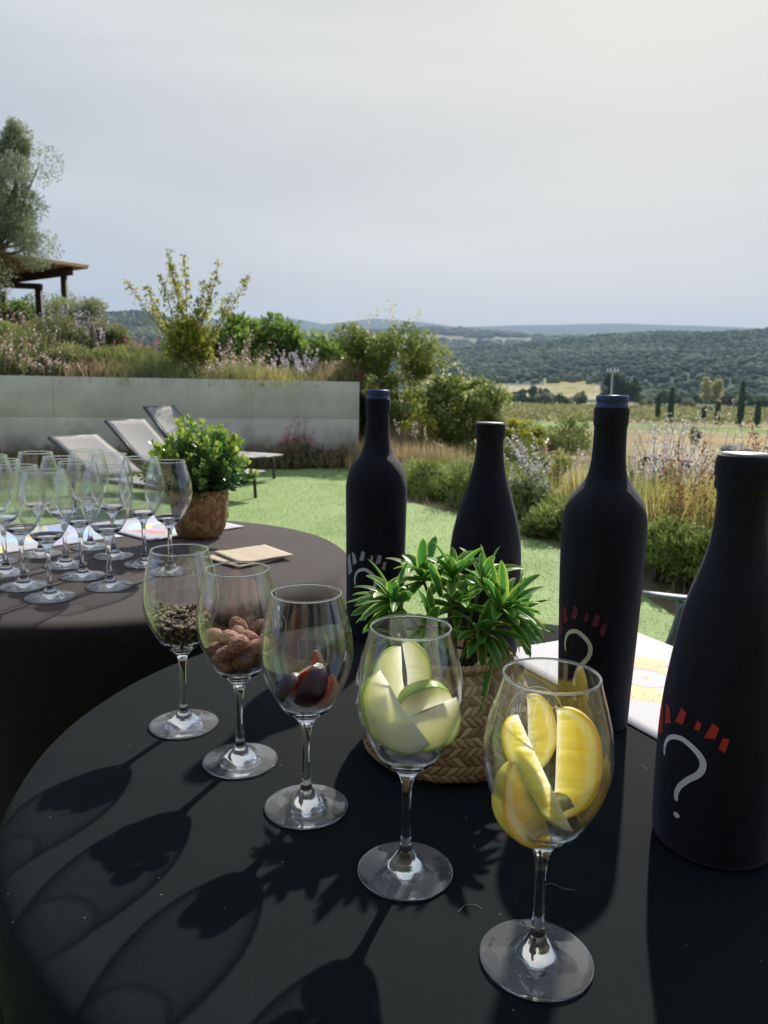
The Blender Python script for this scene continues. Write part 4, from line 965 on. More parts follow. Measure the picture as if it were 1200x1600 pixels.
# napkins
mnap = mat('beige paper napkin', (.52, .43, .31), .9, .05, 60, .3, 300); mgr = mat('green print', (.42, .45, .18), .8)
for k, (cx, cy, ang, s, lab) in enumerate([(-.335 * KB, 1.815 * KB, rad(48), .127, 'lower beige paper napkin, mostly hidden under the printed one'), (-.318 * KB, 1.834 * KB, rad(38), .127, 'upper beige paper napkin with a small green print')]):
    n_ = 16; X, Y = np.meshgrid(np.linspace(-s / 2, s / 2, n_), np.linspace(-s / 2, s / 2, n_), indexing='ij')
    Z = .0035 * np.abs(np.sin(X * 38 + k)) * .4 + .006 * (np.maximum(X, 0) / s) ** 1.5 + .001
    t = thing('napkin', lab, 'napkin', (cx, cy, TZ2 + .001 + k * .005), ang, 'beige paper napkins')
    o = obj('sheet', fast_mesh('sheet', np.stack([X, Y, Z], -1).reshape(-1, 3), grid_faces(n_, n_), mnap, None, True), t); o.modifiers.new('s', 'SOLIDIFY').thickness = .0025
    if k == 1:
        V, F = lathe([(0, .0008), (.0105, .0006)], 20); V = V + np.array([-.040, .040, .0036]); mb = MB(); mb.add(V, F); obj('printed_logo', mb.mesh('printed_logo', mgr), t)

# ================================================================== BOTTLES
mslv, n, l, b = new_mat('black knit sleeve'); setp(b, (.0085, .0095, .016), .72); b.inputs['Sheen Weight'].default_value = .2; b.inputs['Sheen Roughness'].default_value = .35; b.inputs['Sheen Tint'].default_value = (.75, .82, 1, 1); b.inputs['Specular IOR Level'].default_value = .2
t = n.new('ShaderNodeTexCoord'); w = n.new('ShaderNodeTexWave'); w.wave_type = 'BANDS'; w.bands_direction = 'Z'; w.inputs['Scale'].default_value = 260; w.inputs['Distortion'].default_value = .6; l.new(t.outputs['Object'], w.inputs['Vector'])
z2 = n.new('ShaderNodeTexNoise'); z2.inputs['Scale'].default_value = 900; l.new(t.outputs['Object'], z2.inputs['Vector'])
ad = n.new('ShaderNodeMath'); l.new(w.outputs['Fac'], ad.inputs[0]); l.new(z2.outputs['Fac'], ad.inputs[1])
bp = n.new('ShaderNodeBump'); bp.inputs['Strength'].default_value = .5; bp.inputs['Distance'].default_value = .0008; l.new(ad.outputs[0], bp.inputs['Height'])
mp_ = n.new('ShaderNodeMapping'); mp_.inputs['Scale'].default_value = (1, 1, .28); l.new(t.outputs['Object'], mp_.inputs[0]); z3 = n.new('ShaderNodeTexNoise'); z3.inputs['Scale'].default_value = 42; z3.inputs['Detail'].default_value = 3; l.new(mp_.outputs[0], z3.inputs['Vector'])
bp2 = n.new('ShaderNodeBump'); bp2.inputs['Strength'].default_value = .35; bp2.inputs['Distance'].default_value = .004; l.new(z3.outputs['Fac'], bp2.inputs['Height']); l.new(bp.outputs[0], bp2.inputs['Normal']); l.new(bp2.outputs[0], b.inputs['Normal'])
rr3 = n.new('ShaderNodeValToRGB'); rr3.color_ramp.elements[0].position = .3; rr3.color_ramp.elements[0].color = (.006, .007, .012, 1); rr3.color_ramp.elements[1].position = .7; rr3.color_ramp.elements[1].color = (.013, .014, .022, 1); l.new(z3.outputs['Fac'], rr3.inputs[0]); l.new(rr3.outputs[0], b.inputs['Base Color'])
mblue = mat('navy foil capsule', (.035, .055, .16), .38, Metallic=.35); msilv = mat('silver disc', (.16, .16, .17), .5, Metallic=.2); mgb = mat('dark bottle glass', (.008, .01, .008), .08)
BORD = [(.0, .0), (.036, .0), (.0415, .002), (.0438, .008), (.0448, .04), (.0462, .08), (.0485, .14), (.0503, .20), (.0508, .245), (.0497, .268), (.0455, .283), (.0370, .297), (.0285, .308), (.0232, .319), (.0205, .335), (.0196, .352), (.0193, .376), (.0204, .379), (.0207, .398)]
BORD1 = [(.0, .0), (.040, .0), (.0455, .002), (.0475, .008), (.0488, .04), (.0496, .10), (.0504, .18), (.0512, .245), (.0502, .262), (.0455, .281), (.0372, .297), (.0285, .308), (.0235, .320), (.0205, .335), (.0193, .355), (.0190, .376), (.0202, .379), (.0204, .398)]
BURG = [(.0, .0), (.046, .0), (.0515, .002), (.0540, .008), (.0550, .03), (.0553, .075), (.0545, .115), (.0518, .15), (.0480, .18), (.0430, .216), (.0375, .24), (.0312, .26), (.0264, .277), (.0232, .295), (.0219, .315), (.0221, .332), (.0250, .337), (.0246, .345), (.0256, .349), (.0254, .359), (.0244, .3635), (.0215, .3655), (.0, .3655)]
BURG2 = [(0, 0), (.050, 0), (.0555, .003), (.0568, .010), (.0572, .05), (.0573, .12), (.0566, .152), (.0551, .176), (.0515, .200), (.0450, .228), (.0385, .250), (.0325, .270), (.0268, .290), (.0232, .308), (.0215, .325), (.0210, .340), (.0226, .346), (.0232, .354), (.0228, .3615), (.0215, .3655), (0, .3655)]
LASH = [[(-0.0882, 0.1327), (-0.0807, 0.1073), (-0.0922, 0.0997), (-0.0969, 0.1248)], [(-0.0816, 0.1364), (-0.0739, 0.1336), (-0.0692, 0.1222), (-0.0781, 0.1173)], [(-0.0596, 0.1408), (-0.0535, 0.138), (-0.0561, 0.1264), (-0.0642, 0.1257)],
        [(-0.0428, 0.1353), (-0.0391, 0.1339), (-0.0402, 0.1271), (-0.0453, 0.1263)], [(-0.0307, 0.1363), (-0.025, 0.1338), (-0.0272, 0.1231), (-0.0358, 0.122)], [(-0.0218, 0.125), (-0.0163, 0.1258), (-0.019, 0.1125), (-0.0244, 0.1155)]]
QM = [(-0.0731, 0.0885), (-0.0742, 0.0968), (-0.0714, 0.1049), (-0.0647, 0.111), (-0.054, 0.1135), (-0.0431, 0.1091), (-0.036, 0.1023), (-0.0347, 0.0949), (-0.0377, 0.0873), (-0.0456, 0.0789), (-0.0528, 0.069), (-0.0554, 0.0597), (-0.0543, 0.0542)]
DOT = (-0.0534, 0.041)
mqm = mat('pale grey print', (.70, .74, .75), .7); mpur = mat('plum print', (.16, .022, .075), .7); mred = mat('red print', (.50, .035, .02), .7); mgry = mat('light grey print', (.42, .46, .46), .7)
def bottle(label, x, y, prof, kind, lash=None, s0=DOT[0], z0=DOT[1], zs=1.0, flip=0):
    t = thing('wine_bottle', label, 'wine bottle', (x, y, TZ + .0005), 0, 'wine bottles hidden in black sleeves')
    P = spline(prof[1:], 4); P = np.vstack([[0, 0], P])
    P[:, 0] = np.maximum(P[:, 0], 0)
    if kind == 'bord': P = np.vstack([P, [[.0198, .4], [.0186, .3985]]])
    V, F = lathe([tuple(p) for p in P], 96)
    g = np.random.default_rng(int(abs(x) * 1000)); a = np.arctan2(V[:, 1], V[:, 0])
    k = 1 + .004 * np.sin(3 * a + V[:, 2] * 20 + x * 50) * (V[:, 2] > .02) * (V[:, 0] ** 2 + V[:, 1] ** 2 > 1e-6); V[:, 0] *= k; V[:, 1] *= k
    obj('sleeve', fast_mesh('sleeve', V, F, mslv, None, True), t)
    if kind == 'bord':
        obj('capsule', lathe_mesh('capsule', [(.0184, .392), (.0190, .396), (.0190, .4015), (.0182, .403), (.0181, .4055), (.0190, .4065), (.0191, .4115), (.0183, .4135), (.0, .4138)], mblue, 64), t)
    else:
        obj('cap_disc', lathe_mesh('cap_disc', [(.0215, .3657), (.0208, .3672), (.0, .3674)], msilv, 64), t)
    rz = np.array([p for p in P if .02 < p[1] < .25])
    def wrap(s, z): r = np.interp(z, rz[:, 1], rz[:, 0]) * 1.005 + .0004; a_ = s / .0525; return (r * math.sin(a_), -r * math.cos(a_), z)
    if lash is not None:
        tr = lambda s, z: wrap(s - DOT[0] + s0, (z - DOT[1]) * zs + z0)
        mb = MB()
        for L in LASH:
            (a0, a1, a2, a3) = [np.array(v) for v in L]; n_ = 6; V = []
            for i in range(n_):
                for j in range(n_):
                    u, v = i / (n_ - 1), j / (n_ - 1); q = (a0 * (1 - u) + a1 * u) * (1 - v) + (a3 * (1 - u) + a2 * u) * v; V.append(tr(*q))
            mb.add(V, grid_faces(n_, n_))
        obj('eyelash_marks', mb.mesh('eyelash_marks', lash), t)
        Q = spline(QM, 8); T = np.gradient(Q, axis=0); T /= np.linalg.norm(T, axis=1)[:, None]; Nn = np.stack([-T[:, 1], T[:, 0]], 1)
        wd = np.interp(np.linspace(0, 1, len(Q)), [0, .02, .1, .45, .6, .8, .98, 1], [.0004, .0014, .0017, .0026, .0028, .0024, .0019, .0006])
        V = []
        for i in range(len(Q)):
            for v in (-1, 0, 1): V.append(tr(*(Q[i] + Nn[i] * wd[i] * v)))
        mb = MB(); mb.add(V, grid_faces(len(Q), 3))
        V = [tr(*DOT)]; V += [tr(DOT[0] + .0030 * math.cos(a_), DOT[1] + .0026 * math.sin(a_)) for a_ in np.linspace(0, 2 * PI, 20, endpoint=False)]
        mb.add(V, np.array([(0, 1 + i, 1 + (i + 1) % 20) for i in range(20)]))
        obj('question_mark', mb.mesh('question_mark', mqm), t)
    return t
bottle('straight-shouldered black sleeved bottle with blue top and plum eyelash marks, second from the right', .271, .930, BORD, 'bord', mpur, -.041, .0445, 1.18)
bottle('straight-shouldered black sleeved bottle with blue top and pale grey eyelash marks, farthest left', -.013, 1.272, BORD1, 'bord', mgry, -.0175, .0395, 1.15)
bottle('sloping-shouldered black sleeved bottle with red eyelash marks, nearest at the right', .317, .672, BURG, 'burg', mred)
bottle('sloping-shouldered black sleeved bottle behind the leafy basket, no print in view', .1625, 1.195, BURG2, 'burg')
# house front behind the photographer (mirrored in the glasses, shades the fronts of the bottles and the table drapes)
bld = thing('house', 'plain rendered house front with dark openings behind the camera position, mirrored in the glasses', 'house', (0, -4.5, 0))
mren = mat('ochre render', (.20, .17, .13), .9, .2, 2); mopen = mat('dark window glass', (.02, .02, .025), .1)
mb = MB(); mb.box((0, -.25, 2.8), (26, .5, 5.6)); obj('wall', mb.mesh('wall', mren), bld)
mb = MB(); mb.box((0, .45, 5.72), (27, 1.8, .22)); obj('roof', mb.mesh('roof', mwood), bld)
for k in range(6):
    x = -8.5 + k * 3.4; mb = MB(); mb.box((x, .03, 1.3), (1.7, .06, 2.5)); obj('window', mb.mesh('window', mopen), bld)
# ================================================================== GLASSES
mthin, n, l, b = new_mat('thin clear glass wall')
n.remove(b)
gl = n.new('ShaderNodeBsdfGlossy'); gl.inputs['Roughness'].default_value = .015; gl.inputs['Color'].default_value = (1, 1, 1, 1)
tr_ = n.new('ShaderNodeBsdfTransparent'); tr_.inputs[0].default_value = (.975, .98, .98, 1)
lw = n.new('ShaderNodeLayerWeight'); lw.inputs[0].default_value = .5
pw = n.new('ShaderNodeMath'); pw.operation = 'POWER'; pw.inputs[1].default_value = 3.4; l.new(lw.outputs['Facing'], pw.inputs[0])
sch = n.new('ShaderNodeMapRange'); sch.inputs[3].default_value = .052; sch.inputs[4].default_value = .95; l.new(pw.outputs[0], sch.inputs[0])
ms = n.new('ShaderNodeMixShader'); l.new(sch.outputs[0], ms.inputs[0]); l.new(tr_.outputs[0], ms.inputs[1]); l.new(gl.outputs[0], ms.inputs[2]); l.new(ms.outputs[0], n['Material Output'].inputs[0])
mglass, n, l, b = new_mat('solid clear glass'); setp(b, (1, 1, 1), .0); b.inputs['Transmission Weight'].default_value = 1.0; b.inputs['IOR'].default_value = 1.5
mglass2, n, l, b = new_mat('clear glass with painted light'); setp(b, (1, 1, 1), .0); b.inputs['Transmission Weight'].default_value = 1.0; b.inputs['IOR'].default_value = 1.5
df = n.new('ShaderNodeBsdfDiffuse'); df.inputs[0].default_value = (.9, .93, .95, 1); mq = n.new('ShaderNodeMixShader'); mq.inputs[0].default_value = .07  # white diffuse mixed in stands for light focused by foot and rim
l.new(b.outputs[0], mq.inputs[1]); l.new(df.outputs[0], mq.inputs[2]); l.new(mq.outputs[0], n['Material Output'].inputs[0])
metch = mat('etched white print', (.85, .88, .88), .6)
OUT = [(.0228, .1055), (.0274, .1125), (.0323, .1205), (.0381, .1320), (.0425, .1440), (.0453, .1575), (.0455, .1690), (.0438, .1830), (.0408, .1960), (.0372, .2090), (.0338, .2215)]
OUTs = spline(OUT, 7)
def bowl_r(z): return float(np.interp(z, OUTs[:, 1], OUTs[:, 0]))
INN = [(0, .1005), (.006, .1007), (.011, .1018), (.016, .1042), (.0200, .1072)]
def inner_r(z):
    """inside radius of the bowl"""
    zz = [p[1] for p in INN] + [v for v in OUTs[:, 1] if v > .112]; rr_ = [p[0] for p in INN] + [v - .0011 for v, w_ in OUTs if w_ > .112]
    return np.interp(z, zz, rr_)
i0 = 7   # split ring of the bowl
bp_out = [tuple(v) for v in OUTs[i0:]]; th = np.linspace(.0012, .0008, len(bp_out))
bp_in = [(r_ - th[i], z_) for i, (r_, z_) in enumerate(bp_out)]
rim = [(bp_out[-1][0] - .0002, bp_out[-1][1] + .0006), (bp_out[-1][0] - .0006, bp_out[-1][1] + .0006)]
bowl_me = lathe_mesh('bowl', bp_out + rim + bp_in[::-1], mthin, 96)
stem_out = spline([(.0085, .0165), (.0058, .0225), (.0046, .033), (.0040, .050), (.0040, .066), (.0045, .078), (.0060, .0870), (.0095, .0940), (.0155, .1000), (.0228, .1055)], 5)
stem_out = np.vstack([stem_out[:-1], OUTs[:i0 + 1]])
inner = spline(INN + [(OUTs[i0][0] - .0012, OUTs[i0][1])], 3)
stem_me = lathe_mesh('stem', [tuple(v) for v in stem_out] + [tuple(v) for v in inner[::-1]], mglass, 64)
rt = MB(); A_ = np.linspace(0, 2 * PI, 97)
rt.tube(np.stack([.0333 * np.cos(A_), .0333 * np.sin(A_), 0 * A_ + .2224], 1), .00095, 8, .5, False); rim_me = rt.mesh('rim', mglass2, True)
foot_prof = [(0, 0), (.020, .0001), (.0385, .0002), (.0408, .0006), (.0418, .0015), (.0412, .0024), (.0385, .0031), (.030, .0045), (.022, .0064), (.0165, .0086), (.0130, .0112), (.0103, .0138), (.0085, .0165)]
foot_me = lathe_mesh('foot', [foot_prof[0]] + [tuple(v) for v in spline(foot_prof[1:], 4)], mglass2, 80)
EM = None
def logo_mesh():
    """etched ring and wordmark, flat in (u,v), to be wrapped on the bowl"""
    cu = bpy.data.curves.new('wordmark', 'FONT'); cu.body = 'M\u00e9janelle'; cu.size = .0095; cu.align_x = 'CENTER'; cu.resolution_u = 3
    o = bpy.data.objects.new('tmp', cu); COL.objects.link(o); me = bpy.data.meshes.new_from_object(o); bpy.data.objects.remove(o); bpy.data.curves.remove(cu)
    V = [v.co[:2] for v in me.vertices]; F = [list(p.vertices) for p in me.polygons]; bpy.data.meshes.remove(me)
    cu = bpy.data.curves.new('sub', 'FONT'); cu.body = 'domaine'; cu.size = .0036; cu.align_x = 'CENTER'; cu.resolution_u = 1
    o = bpy.data.objects.new('tmp', cu); COL.objects.link(o); me = bpy.data.meshes.new_from_object(o); bpy.data.objects.remove(o); bpy.data.curves.remove(cu)
    k = len(V); V += [(v.co[0], v.co[1] - .0055) for v in me.vertices]; F += [[i + k for i in p.vertices] for p in me.polygons]; bpy.data.meshes.remove(me)
    R = .0215; k = len(V)
    for i in range(72):
        a = 2 * PI * i / 72; V += [((R - .00034) * math.cos(a), (R - .00034) * math.sin(a)), ((R + .00034) * math.cos(a), (R + .00034) * math.sin(a))]
    F += [[k + 2 * i, k + 2 * i + 1, k + (2 * i + 3) % 144, k + (2 * i + 2) % 144] for i in range(72)]
    return V, F
LV, LF = logo_mesh()
def logo(theta, zc, parent):
    V = []
    for u, v in LV:
        z = zc + v; r = bowl_r(z) + .00025; a = theta + u / .0435; V.append((r * math.sin(a), -r * math.cos(a), z))   # reads the right way round from outside
    me = bpy.data.meshes.new('etched_logo'); me.from_pydata(V, [], LF); me.materials.append(metch); return obj('etched_logo', me, parent)
def glass(label, x, y, group, theta=None, rz=0, z=TZ):
    t = thing('wine_glass', label, 'wine glass', (x, y, z + .0006), rz, group)
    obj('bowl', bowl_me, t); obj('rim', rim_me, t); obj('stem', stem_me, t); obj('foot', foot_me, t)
    if theta is not None: logo(theta, .176, t)
    return t
G1, G2, G3, G4, G5 = (-.244, .899), (-.157, .808), (-.073, .715), (.024, .614), (.119, .511)
grp = 'tasting glasses filled with aromas'
glass('wine glass holding mixed peppercorns, farthest left of the five filled glasses', *G1, grp, rad(180 - 36))
glass('wine glass holding brown nutmegs, second of the five filled glasses', *G2, grp, rad(180 - 75))
glass('wine glass holding dark fig pieces, middle of the five filled glasses', *G3, grp, rad(180 + 62))
glass('wine glass holding green apple slices in front of the leafy basket', *G4, grp, rad(-95))
glass('wine glass holding lemon slices, nearest of the five filled glasses', *G5, grp, rad(180 + 3))
# empty glasses on the left table
back = [(-.65, 1.455), (-.738, 1.532), (-.565, 1.544), (-.653, 1.624), (-.827, 1.64), (-.729, 1.721), (-.556, 1.747), (-.476, 1.678), (-.654, 1.821), (-.833, 1.828), (-.747, 1.918), (-.898, 1.735), (-.872, 1.57)]
blab = ['empty wine glass nearest the camera on the left table', 'empty wine glass second from the front, left of the nearest one', 'empty wine glass at the front right of the cluster, beside the napkins side', 'empty wine glass just behind the gap between the two front glasses',
        'empty wine glass cut by the left edge, third row', 'empty wine glass in the middle of the cluster on the left table', 'empty wine glass behind and left of the rightmost one', 'empty wine glass farthest right, in front of the plaited basket',
        'empty wine glass behind the front right one, left of the basket', 'empty wine glass at the back left, with its foot on the blue placemat side', 'empty wine glass farthest back in the cluster', 'empty wine glass at the left edge with only its bowl side and foot in view', 'empty wine glass leftmost in front, only a sliver of its bowl in view']
e0 = glass(blab[0], back[0][0] * KB, back[0][1] * KB, 'empty wine glasses on the left table', z=TZ2)
for k in range(1, len(back)): dup(e0, (back[k][0] * KB, back[k][1] * KB, TZ2 + .0006), k * .7, blab[k])

# ---- contents
def relax(N, r, seed, iters=260, ztop=.24):
    g = np.random.default_rng(seed); P = np.stack([g.uniform(-.018, .018, N), g.uniform(-.018, .018, N), .13 + np.arange(N) * r * .35], 1)
    for it in range(iters):
        P[:, 2] -= .0006
        for s_ in range(4):
            d = P[:, None] - P[None]; L = np.linalg.norm(d, axis=2) + 1e-9; ov = np.clip(2 * r - L, 0, None); np.fill_diagonal(ov, 0)
            P += (d / L[..., None] * ov[..., None] * .28).sum(1)
            R = np.hypot(P[:, 0], P[:, 1]); lim = np.maximum(inner_r(P[:, 2] - .6 * r) - r * .95, .0); ex = R > lim
            P[ex, :2] *= (lim[ex] / (R[ex] + 1e-9))[:, None]; P[ex, 2] += (R[ex] - lim[ex]) * .45
            P[:, 2] = np.maximum(P[:, 2], .1010 + r)
    return P
# nutmegs
mnut, n, l, b = new_mat('nutmeg shell'); setp(b, (.22, .10, .06), .75); b.inputs['Specular IOR Level'].default_value = .3
t = n.new('ShaderNodeTexCoord'); z1 = n.new('ShaderNodeTexNoise'); z1.inputs['Scale'].default_value = 160; z1.inputs['Detail'].default_value = 5; z1.inputs['Distortion'].default_value = 1.5
l.new(t.outputs['Object'], z1.inputs['Vector']); oi = n.new('ShaderNodeObjectInfo')
r = n.new('ShaderNodeValToRGB'); r.color_ramp.elements[0].position = .3; r.color_ramp.elements[0].color = (.17, .065, .04, 1); r.color_ramp.elements[1].position = .72; r.color_ramp.elements[1].color = (.56, .31, .22, 1); l.new(z1.outputs['Fac'], r.inputs[0])
hs = n.new('ShaderNodeHueSaturation'); mrr = n.new('ShaderNodeMapRange'); mrr.inputs[3].default_value = .6; mrr.inputs[4].default_value = 1.5; l.new(oi.outputs['Random'], mrr.inputs[0]); l.new(mrr.outputs[0], hs.inputs['Value']); l.new(r.outputs[0], hs.inputs['Color']); l.new(hs.outputs[0], b.inputs['Base Color'])
bp = n.new('ShaderNodeBump'); bp.inputs['Strength'].default_value = .8; bp.inputs['Distance'].default_value = .0022; l.new(z1.outputs['Fac'], bp.inputs['Height']); l.new(bp.outputs[0], b.inputs['Normal'])
def uvs(nu=26, nv=20):
    V = []
    for i in range(nv + 1):
        for j in range(nu):
            a, p_ = 2 * PI * j / nu, PI * i / nv; V.append((math.sin(p_) * math.cos(a), math.sin(p_) * math.sin(a), math.cos(p_)))
    return np.array(V), grid_faces(nv + 1, nu, True)
SV, SF = uvs()
nut_me = []
for k in range(4):
    g = np.random.default_rng(k); a = np.arctan2(SV[:, 1], SV[:, 0]); V = SV * (1 + .035 * np.sin(a * 6 + k + SV[:, 2] * 3)[:, None] * np.sqrt(1 - SV[:, 2] ** 2)[:, None] + .02 * fbm(SV[:, 0] * 3 + 9, SV[:, 1] * 3 + 9, k)[:, None]); V = V * np.array([.0088, .0098, .0142]); V[:, 2] -= .0015 * (V[:, 2] > .010)
    nut_me.append(fast_mesh('nutmeg', V, SF, mnut, None, True))
Pn = relax(22, .0100, 4); g = np.random.default_rng(3)
Pn = Pn[np.argsort(Pn[:, 2])]
for k, p_ in enumerate(Pn):
    o = obj('nutmeg', nut_me[k % 4], None, (G2[0] + p_[0], G2[1] + p_[1], TZ + .0006 + p_[2])); o.rotation_euler = tuple(g.uniform(0, 6, 3)); o.scale = tuple(g.uniform(.86, 1.08, 3))
    tag(o, 'wrinkled brown nutmeg inside the second of the five filled glasses', 'nutmeg', 'nutmegs in the second glass')
# peppercorns: closely packed heap
g = np.random.default_rng(21); r0 = .00235; a_ = r0 * 2.06
Lp = []
for i in range(-11, 12):
    for j in range(-13, 14):
        for k in range(0, 16):
            x = (i + .5 * (j % 2) + .5 * (k % 2)) * a_; y = (j * .866 + .289 * (k % 2)) * a_; z = .1010 + k * a_ * .80; Lp.append((x, y, z))
Lp = np.array(Lp); th_ = .4; Lp = np.stack([Lp[:, 0] * math.cos(th_) - Lp[:, 1] * math.sin(th_), Lp[:, 0] * math.sin(th_) + Lp[:, 1] * math.cos(th_), Lp[:, 2]], 1)
Lp += g.normal(0, r0 * .16, Lp.shape); R = np.hypot(Lp[:, 0], Lp[:, 1])
top = .1395 - .10 * Lp[:, 0] + .10 * Lp[:, 1] + .0025 * np.sin(Lp[:, 0] * 160) + g.normal(0, .001, len(Lp))
ok = (R < inner_r(Lp[:, 2]) - r0 * .95) & (Lp[:, 2] < top); Lp = Lp[ok]; top = top[ok]; R = R[ok]
score = (inner_r(Lp[:, 2]) - R) * 1.0 + np.where(Lp[:, 1] > 0, .01 * Lp[:, 1] / .04 + .004, 0); score = np.minimum(score, (top - Lp[:, 2]) * 1.1 + .0008)
order = np.argsort(score); near = order[:296]; rest = order[296:]
def pep_mat(name, c0, c1):
    m = mat(name, c0, .65, 0, 1, .9, 900); n = m.node_tree.nodes; l = m.node_tree.links; b = n['Principled BSDF']; oi = n.new('ShaderNodeObjectInfo'); r = n.new('ShaderNodeValToRGB'); r.color_ramp.elements[0].color = (*c0, 1); r.color_ramp.elements[1].color = (*c1, 1); l.new(oi.outputs['Random'], r.inputs[0]); l.new(r.outputs[0], b.inputs['Base Color']); return m
pm = [pep_mat('black peppercorn', (.022, .015, .012), (.07, .045, .035)), pep_mat('cream peppercorn', (.42, .30, .16), (.62, .50, .30)), pep_mat('olive peppercorn', (.13, .10, .045), (.26, .19, .09))]
S2, F2 = uvs(12, 8)
pme = []
for k in range(3): V = S2 * (1 + [.05, .01, .07][k] * np.random.default_rng(k).normal(size=(len(S2), 1))) * r0; pme.append(fast_mesh('peppercorn', V, F2, pm[k], None, True))
kinds = g.choice(3, len(Lp), p=[.38, .34, .28])
plab = ['black peppercorn in the leftmost of the five filled glasses', 'cream coloured peppercorn in the leftmost of the five filled glasses', 'olive brown peppercorn in the leftmost of the five filled glasses']; pg_ = ['black peppercorns', 'cream peppercorns', 'olive brown peppercorns']
for i in near:
    k = kinds[i]; o = obj('peppercorn', pme[k], None, (G1[0] + Lp[i, 0], G1[1] + Lp[i, 1], TZ + .0006 + Lp[i, 2])); o.rotation_euler = tuple(g.uniform(0, 6, 3)); o.scale = (g.uniform(.85, 1.12),) * 3
    tag(o, plab[k], 'peppercorn', pg_[k])
if len(rest):
    Vr = (S2[None] * r0 * g.uniform(.9, 1.08, (len(rest), 1, 1)) + Lp[rest][:, None]).reshape(-1, 3); Fr = (np.arange(len(rest))[:, None, None] * len(S2) + F2[None]).reshape(-1, 4)
    me = fast_mesh('peppercorn_heap', Vr, Fr, pm, None, True); me.polygons.foreach_set('material_index', np.repeat(kinds[rest], len(F2)).astype(np.int32))
    o = obj('peppercorn_heap', me, None, (G1[0], G1[1], TZ + .0006)); o['kind'] = 'stuff'; o['label'] = 'packed peppercorns filling the inside of the heap in the leftmost filled glass'

# fruit wedges
def flesh_mat(name, ramp, sss, rough=.35, radius=(.01, .006, .003), noise=.0, nsc=300, spec=.5):
    m, n, l, b = new_mat(name); a = n.new('ShaderNodeAttribute'); a.attribute_name = 'tint'
    r = n.new('ShaderNodeValToRGB')
    while len(r.color_ramp.elements) < len(ramp): r.color_ramp.elements.new(.5)
    for e, (p_, c_) in zip(r.color_ramp.elements, ramp): e.position = p_; e.color = (*c_, 1)
    t = n.new('ShaderNodeTexCoord'); z = n.new('ShaderNodeTexNoise'); z.inputs['Scale'].default_value = nsc; z.inputs['Detail'].default_value = 4; l.new(t.outputs['Object'], z.inputs['Vector'])
    ad = n.new('ShaderNodeMath'); ad.operation = 'MULTIPLY_ADD'; l.new(z.outputs['Fac'], ad.inputs[0]); ad.inputs[1].default_value = noise; l.new(a.outputs['Fac'], ad.inputs[2]); l.new(ad.outputs[0], r.inputs[0])
    l.new(r.outputs[0], b.inputs['Base Color']); b.inputs['Roughness'].default_value = rough; b.inputs['Specular IOR Level'].default_value = spec
    b.inputs['Subsurface Weight'].default_value = sss; b.inputs['Subsurface Radius'].default_value = radius; b.inputs['Subsurface Scale'].default_value = 1.0
    bp = n.new('ShaderNodeBump'); bp.inputs['Strength'].default_value = .35; bp.inputs['Distance'].default_value = .0006; l.new(z.outputs['Fac'], bp.inputs['Height']); l.new(bp.outputs[0], b.inputs['Normal'])
    return m
def wedge(name, label, cat, group, glass_xy, c, chord, arc, R, Lz, half, skin_m, flesh_m, core=.12, notch=0.0, seed=0, skin_name='peel'):
    """fruit wedge: chord = long axis at the core, arc = direction of the peel, half = half wedge angle"""
    ch = np.array(chord, float); ch /= np.linalg.norm(ch); ar = np.array(arc, float); ar -= ch * (ar @ ch); ar /= np.linalg.norm(ar); th = np.cross(ch, ar)
    M = np.stack([ar, th, ch], 1)
    loc = (glass_xy[0] + c[0], glass_xy[1] + c[1], TZ + .0006 + c[2]); t = thing(name, label, cat, loc, 0, group)
    g = np.random.default_rng(seed)
    nphi, nv, nr = 84, 10, 24; strk = np.random.default_rng(seed + 5).normal(0, 1, 84); strk = (strk + np.roll(strk, 1)) * .5; ph = np.linspace(-PI / 2, PI / 2, nphi)
    ro = R * np.cos(ph) ** .82 * (1 + .02 * np.sin(5 * ph + seed)); zo = Lz * np.sin(ph)
    ri = ro * core + notch * R * np.exp(-(ph / .5) ** 2)
    ri = np.minimum(ri, ro * .95)
    vs = np.linspace(-half, half, nv)
    V = np.array([(ro[i] * math.cos(v), ro[i] * math.sin(v), zo[i]) for i in range(nphi) for v in vs]); V = V * np.array([1.004, 1.004, 1.004])
    sk = fast_mesh(skin_name, V @ M.T, grid_faces(nphi, nv), skin_m, None, True)
    if np.cross(V[nv * 20 + 1] - V[nv * 20], V[nv * 21] - V[nv * 20]) @ np.array([1, 0, 0]) < 0: pass
    mb = MB()
    for sgn_ in (-1, 1):
        v = sgn_ * half; A_ = []; Tt = []
        for i in range(nphi):
            for q in np.linspace(0, 1, nr):
                rr_ = ri[i] + (ro[i] - ri[i]) * q; dome = (.0005 * strk[i] * (q < .75) + .0003) * math.sin(PI * min(1, q / .8)) * (1 if cat.startswith('lemon') else .35)
                A_.append((rr_ * math.cos(v) , rr_ * math.sin(v) + sgn_ * dome, zo[i])); 
                rel = (ro[i] - rr_) / R * .9 if cat.startswith('lemon') else (1 - q) * (ro[i] / R)
                rel = 1 - (ro[i] - rr_) / R; Tt.append(rel + (.035 if cat.startswith('lemon') else .012) * strk[i] * math.sin(PI * q))
        mb.add(np.array(A_) @ M.T, grid_faces(nphi, nr), np.array(Tt))
    A_ = [(ri[i] * math.cos(v), ri[i] * math.sin(v), zo[i]) for i in range(nphi) for v in vs]
    mb.add(np.array(A_) @ M.T, grid_faces(nphi, nv), 1 - (np.repeat(ro, nv) - np.repeat(ri, nv)) / R)
    obj('flesh', mb.mesh('flesh', flesh_m, False), t); obj(skin_name, sk, t); return t
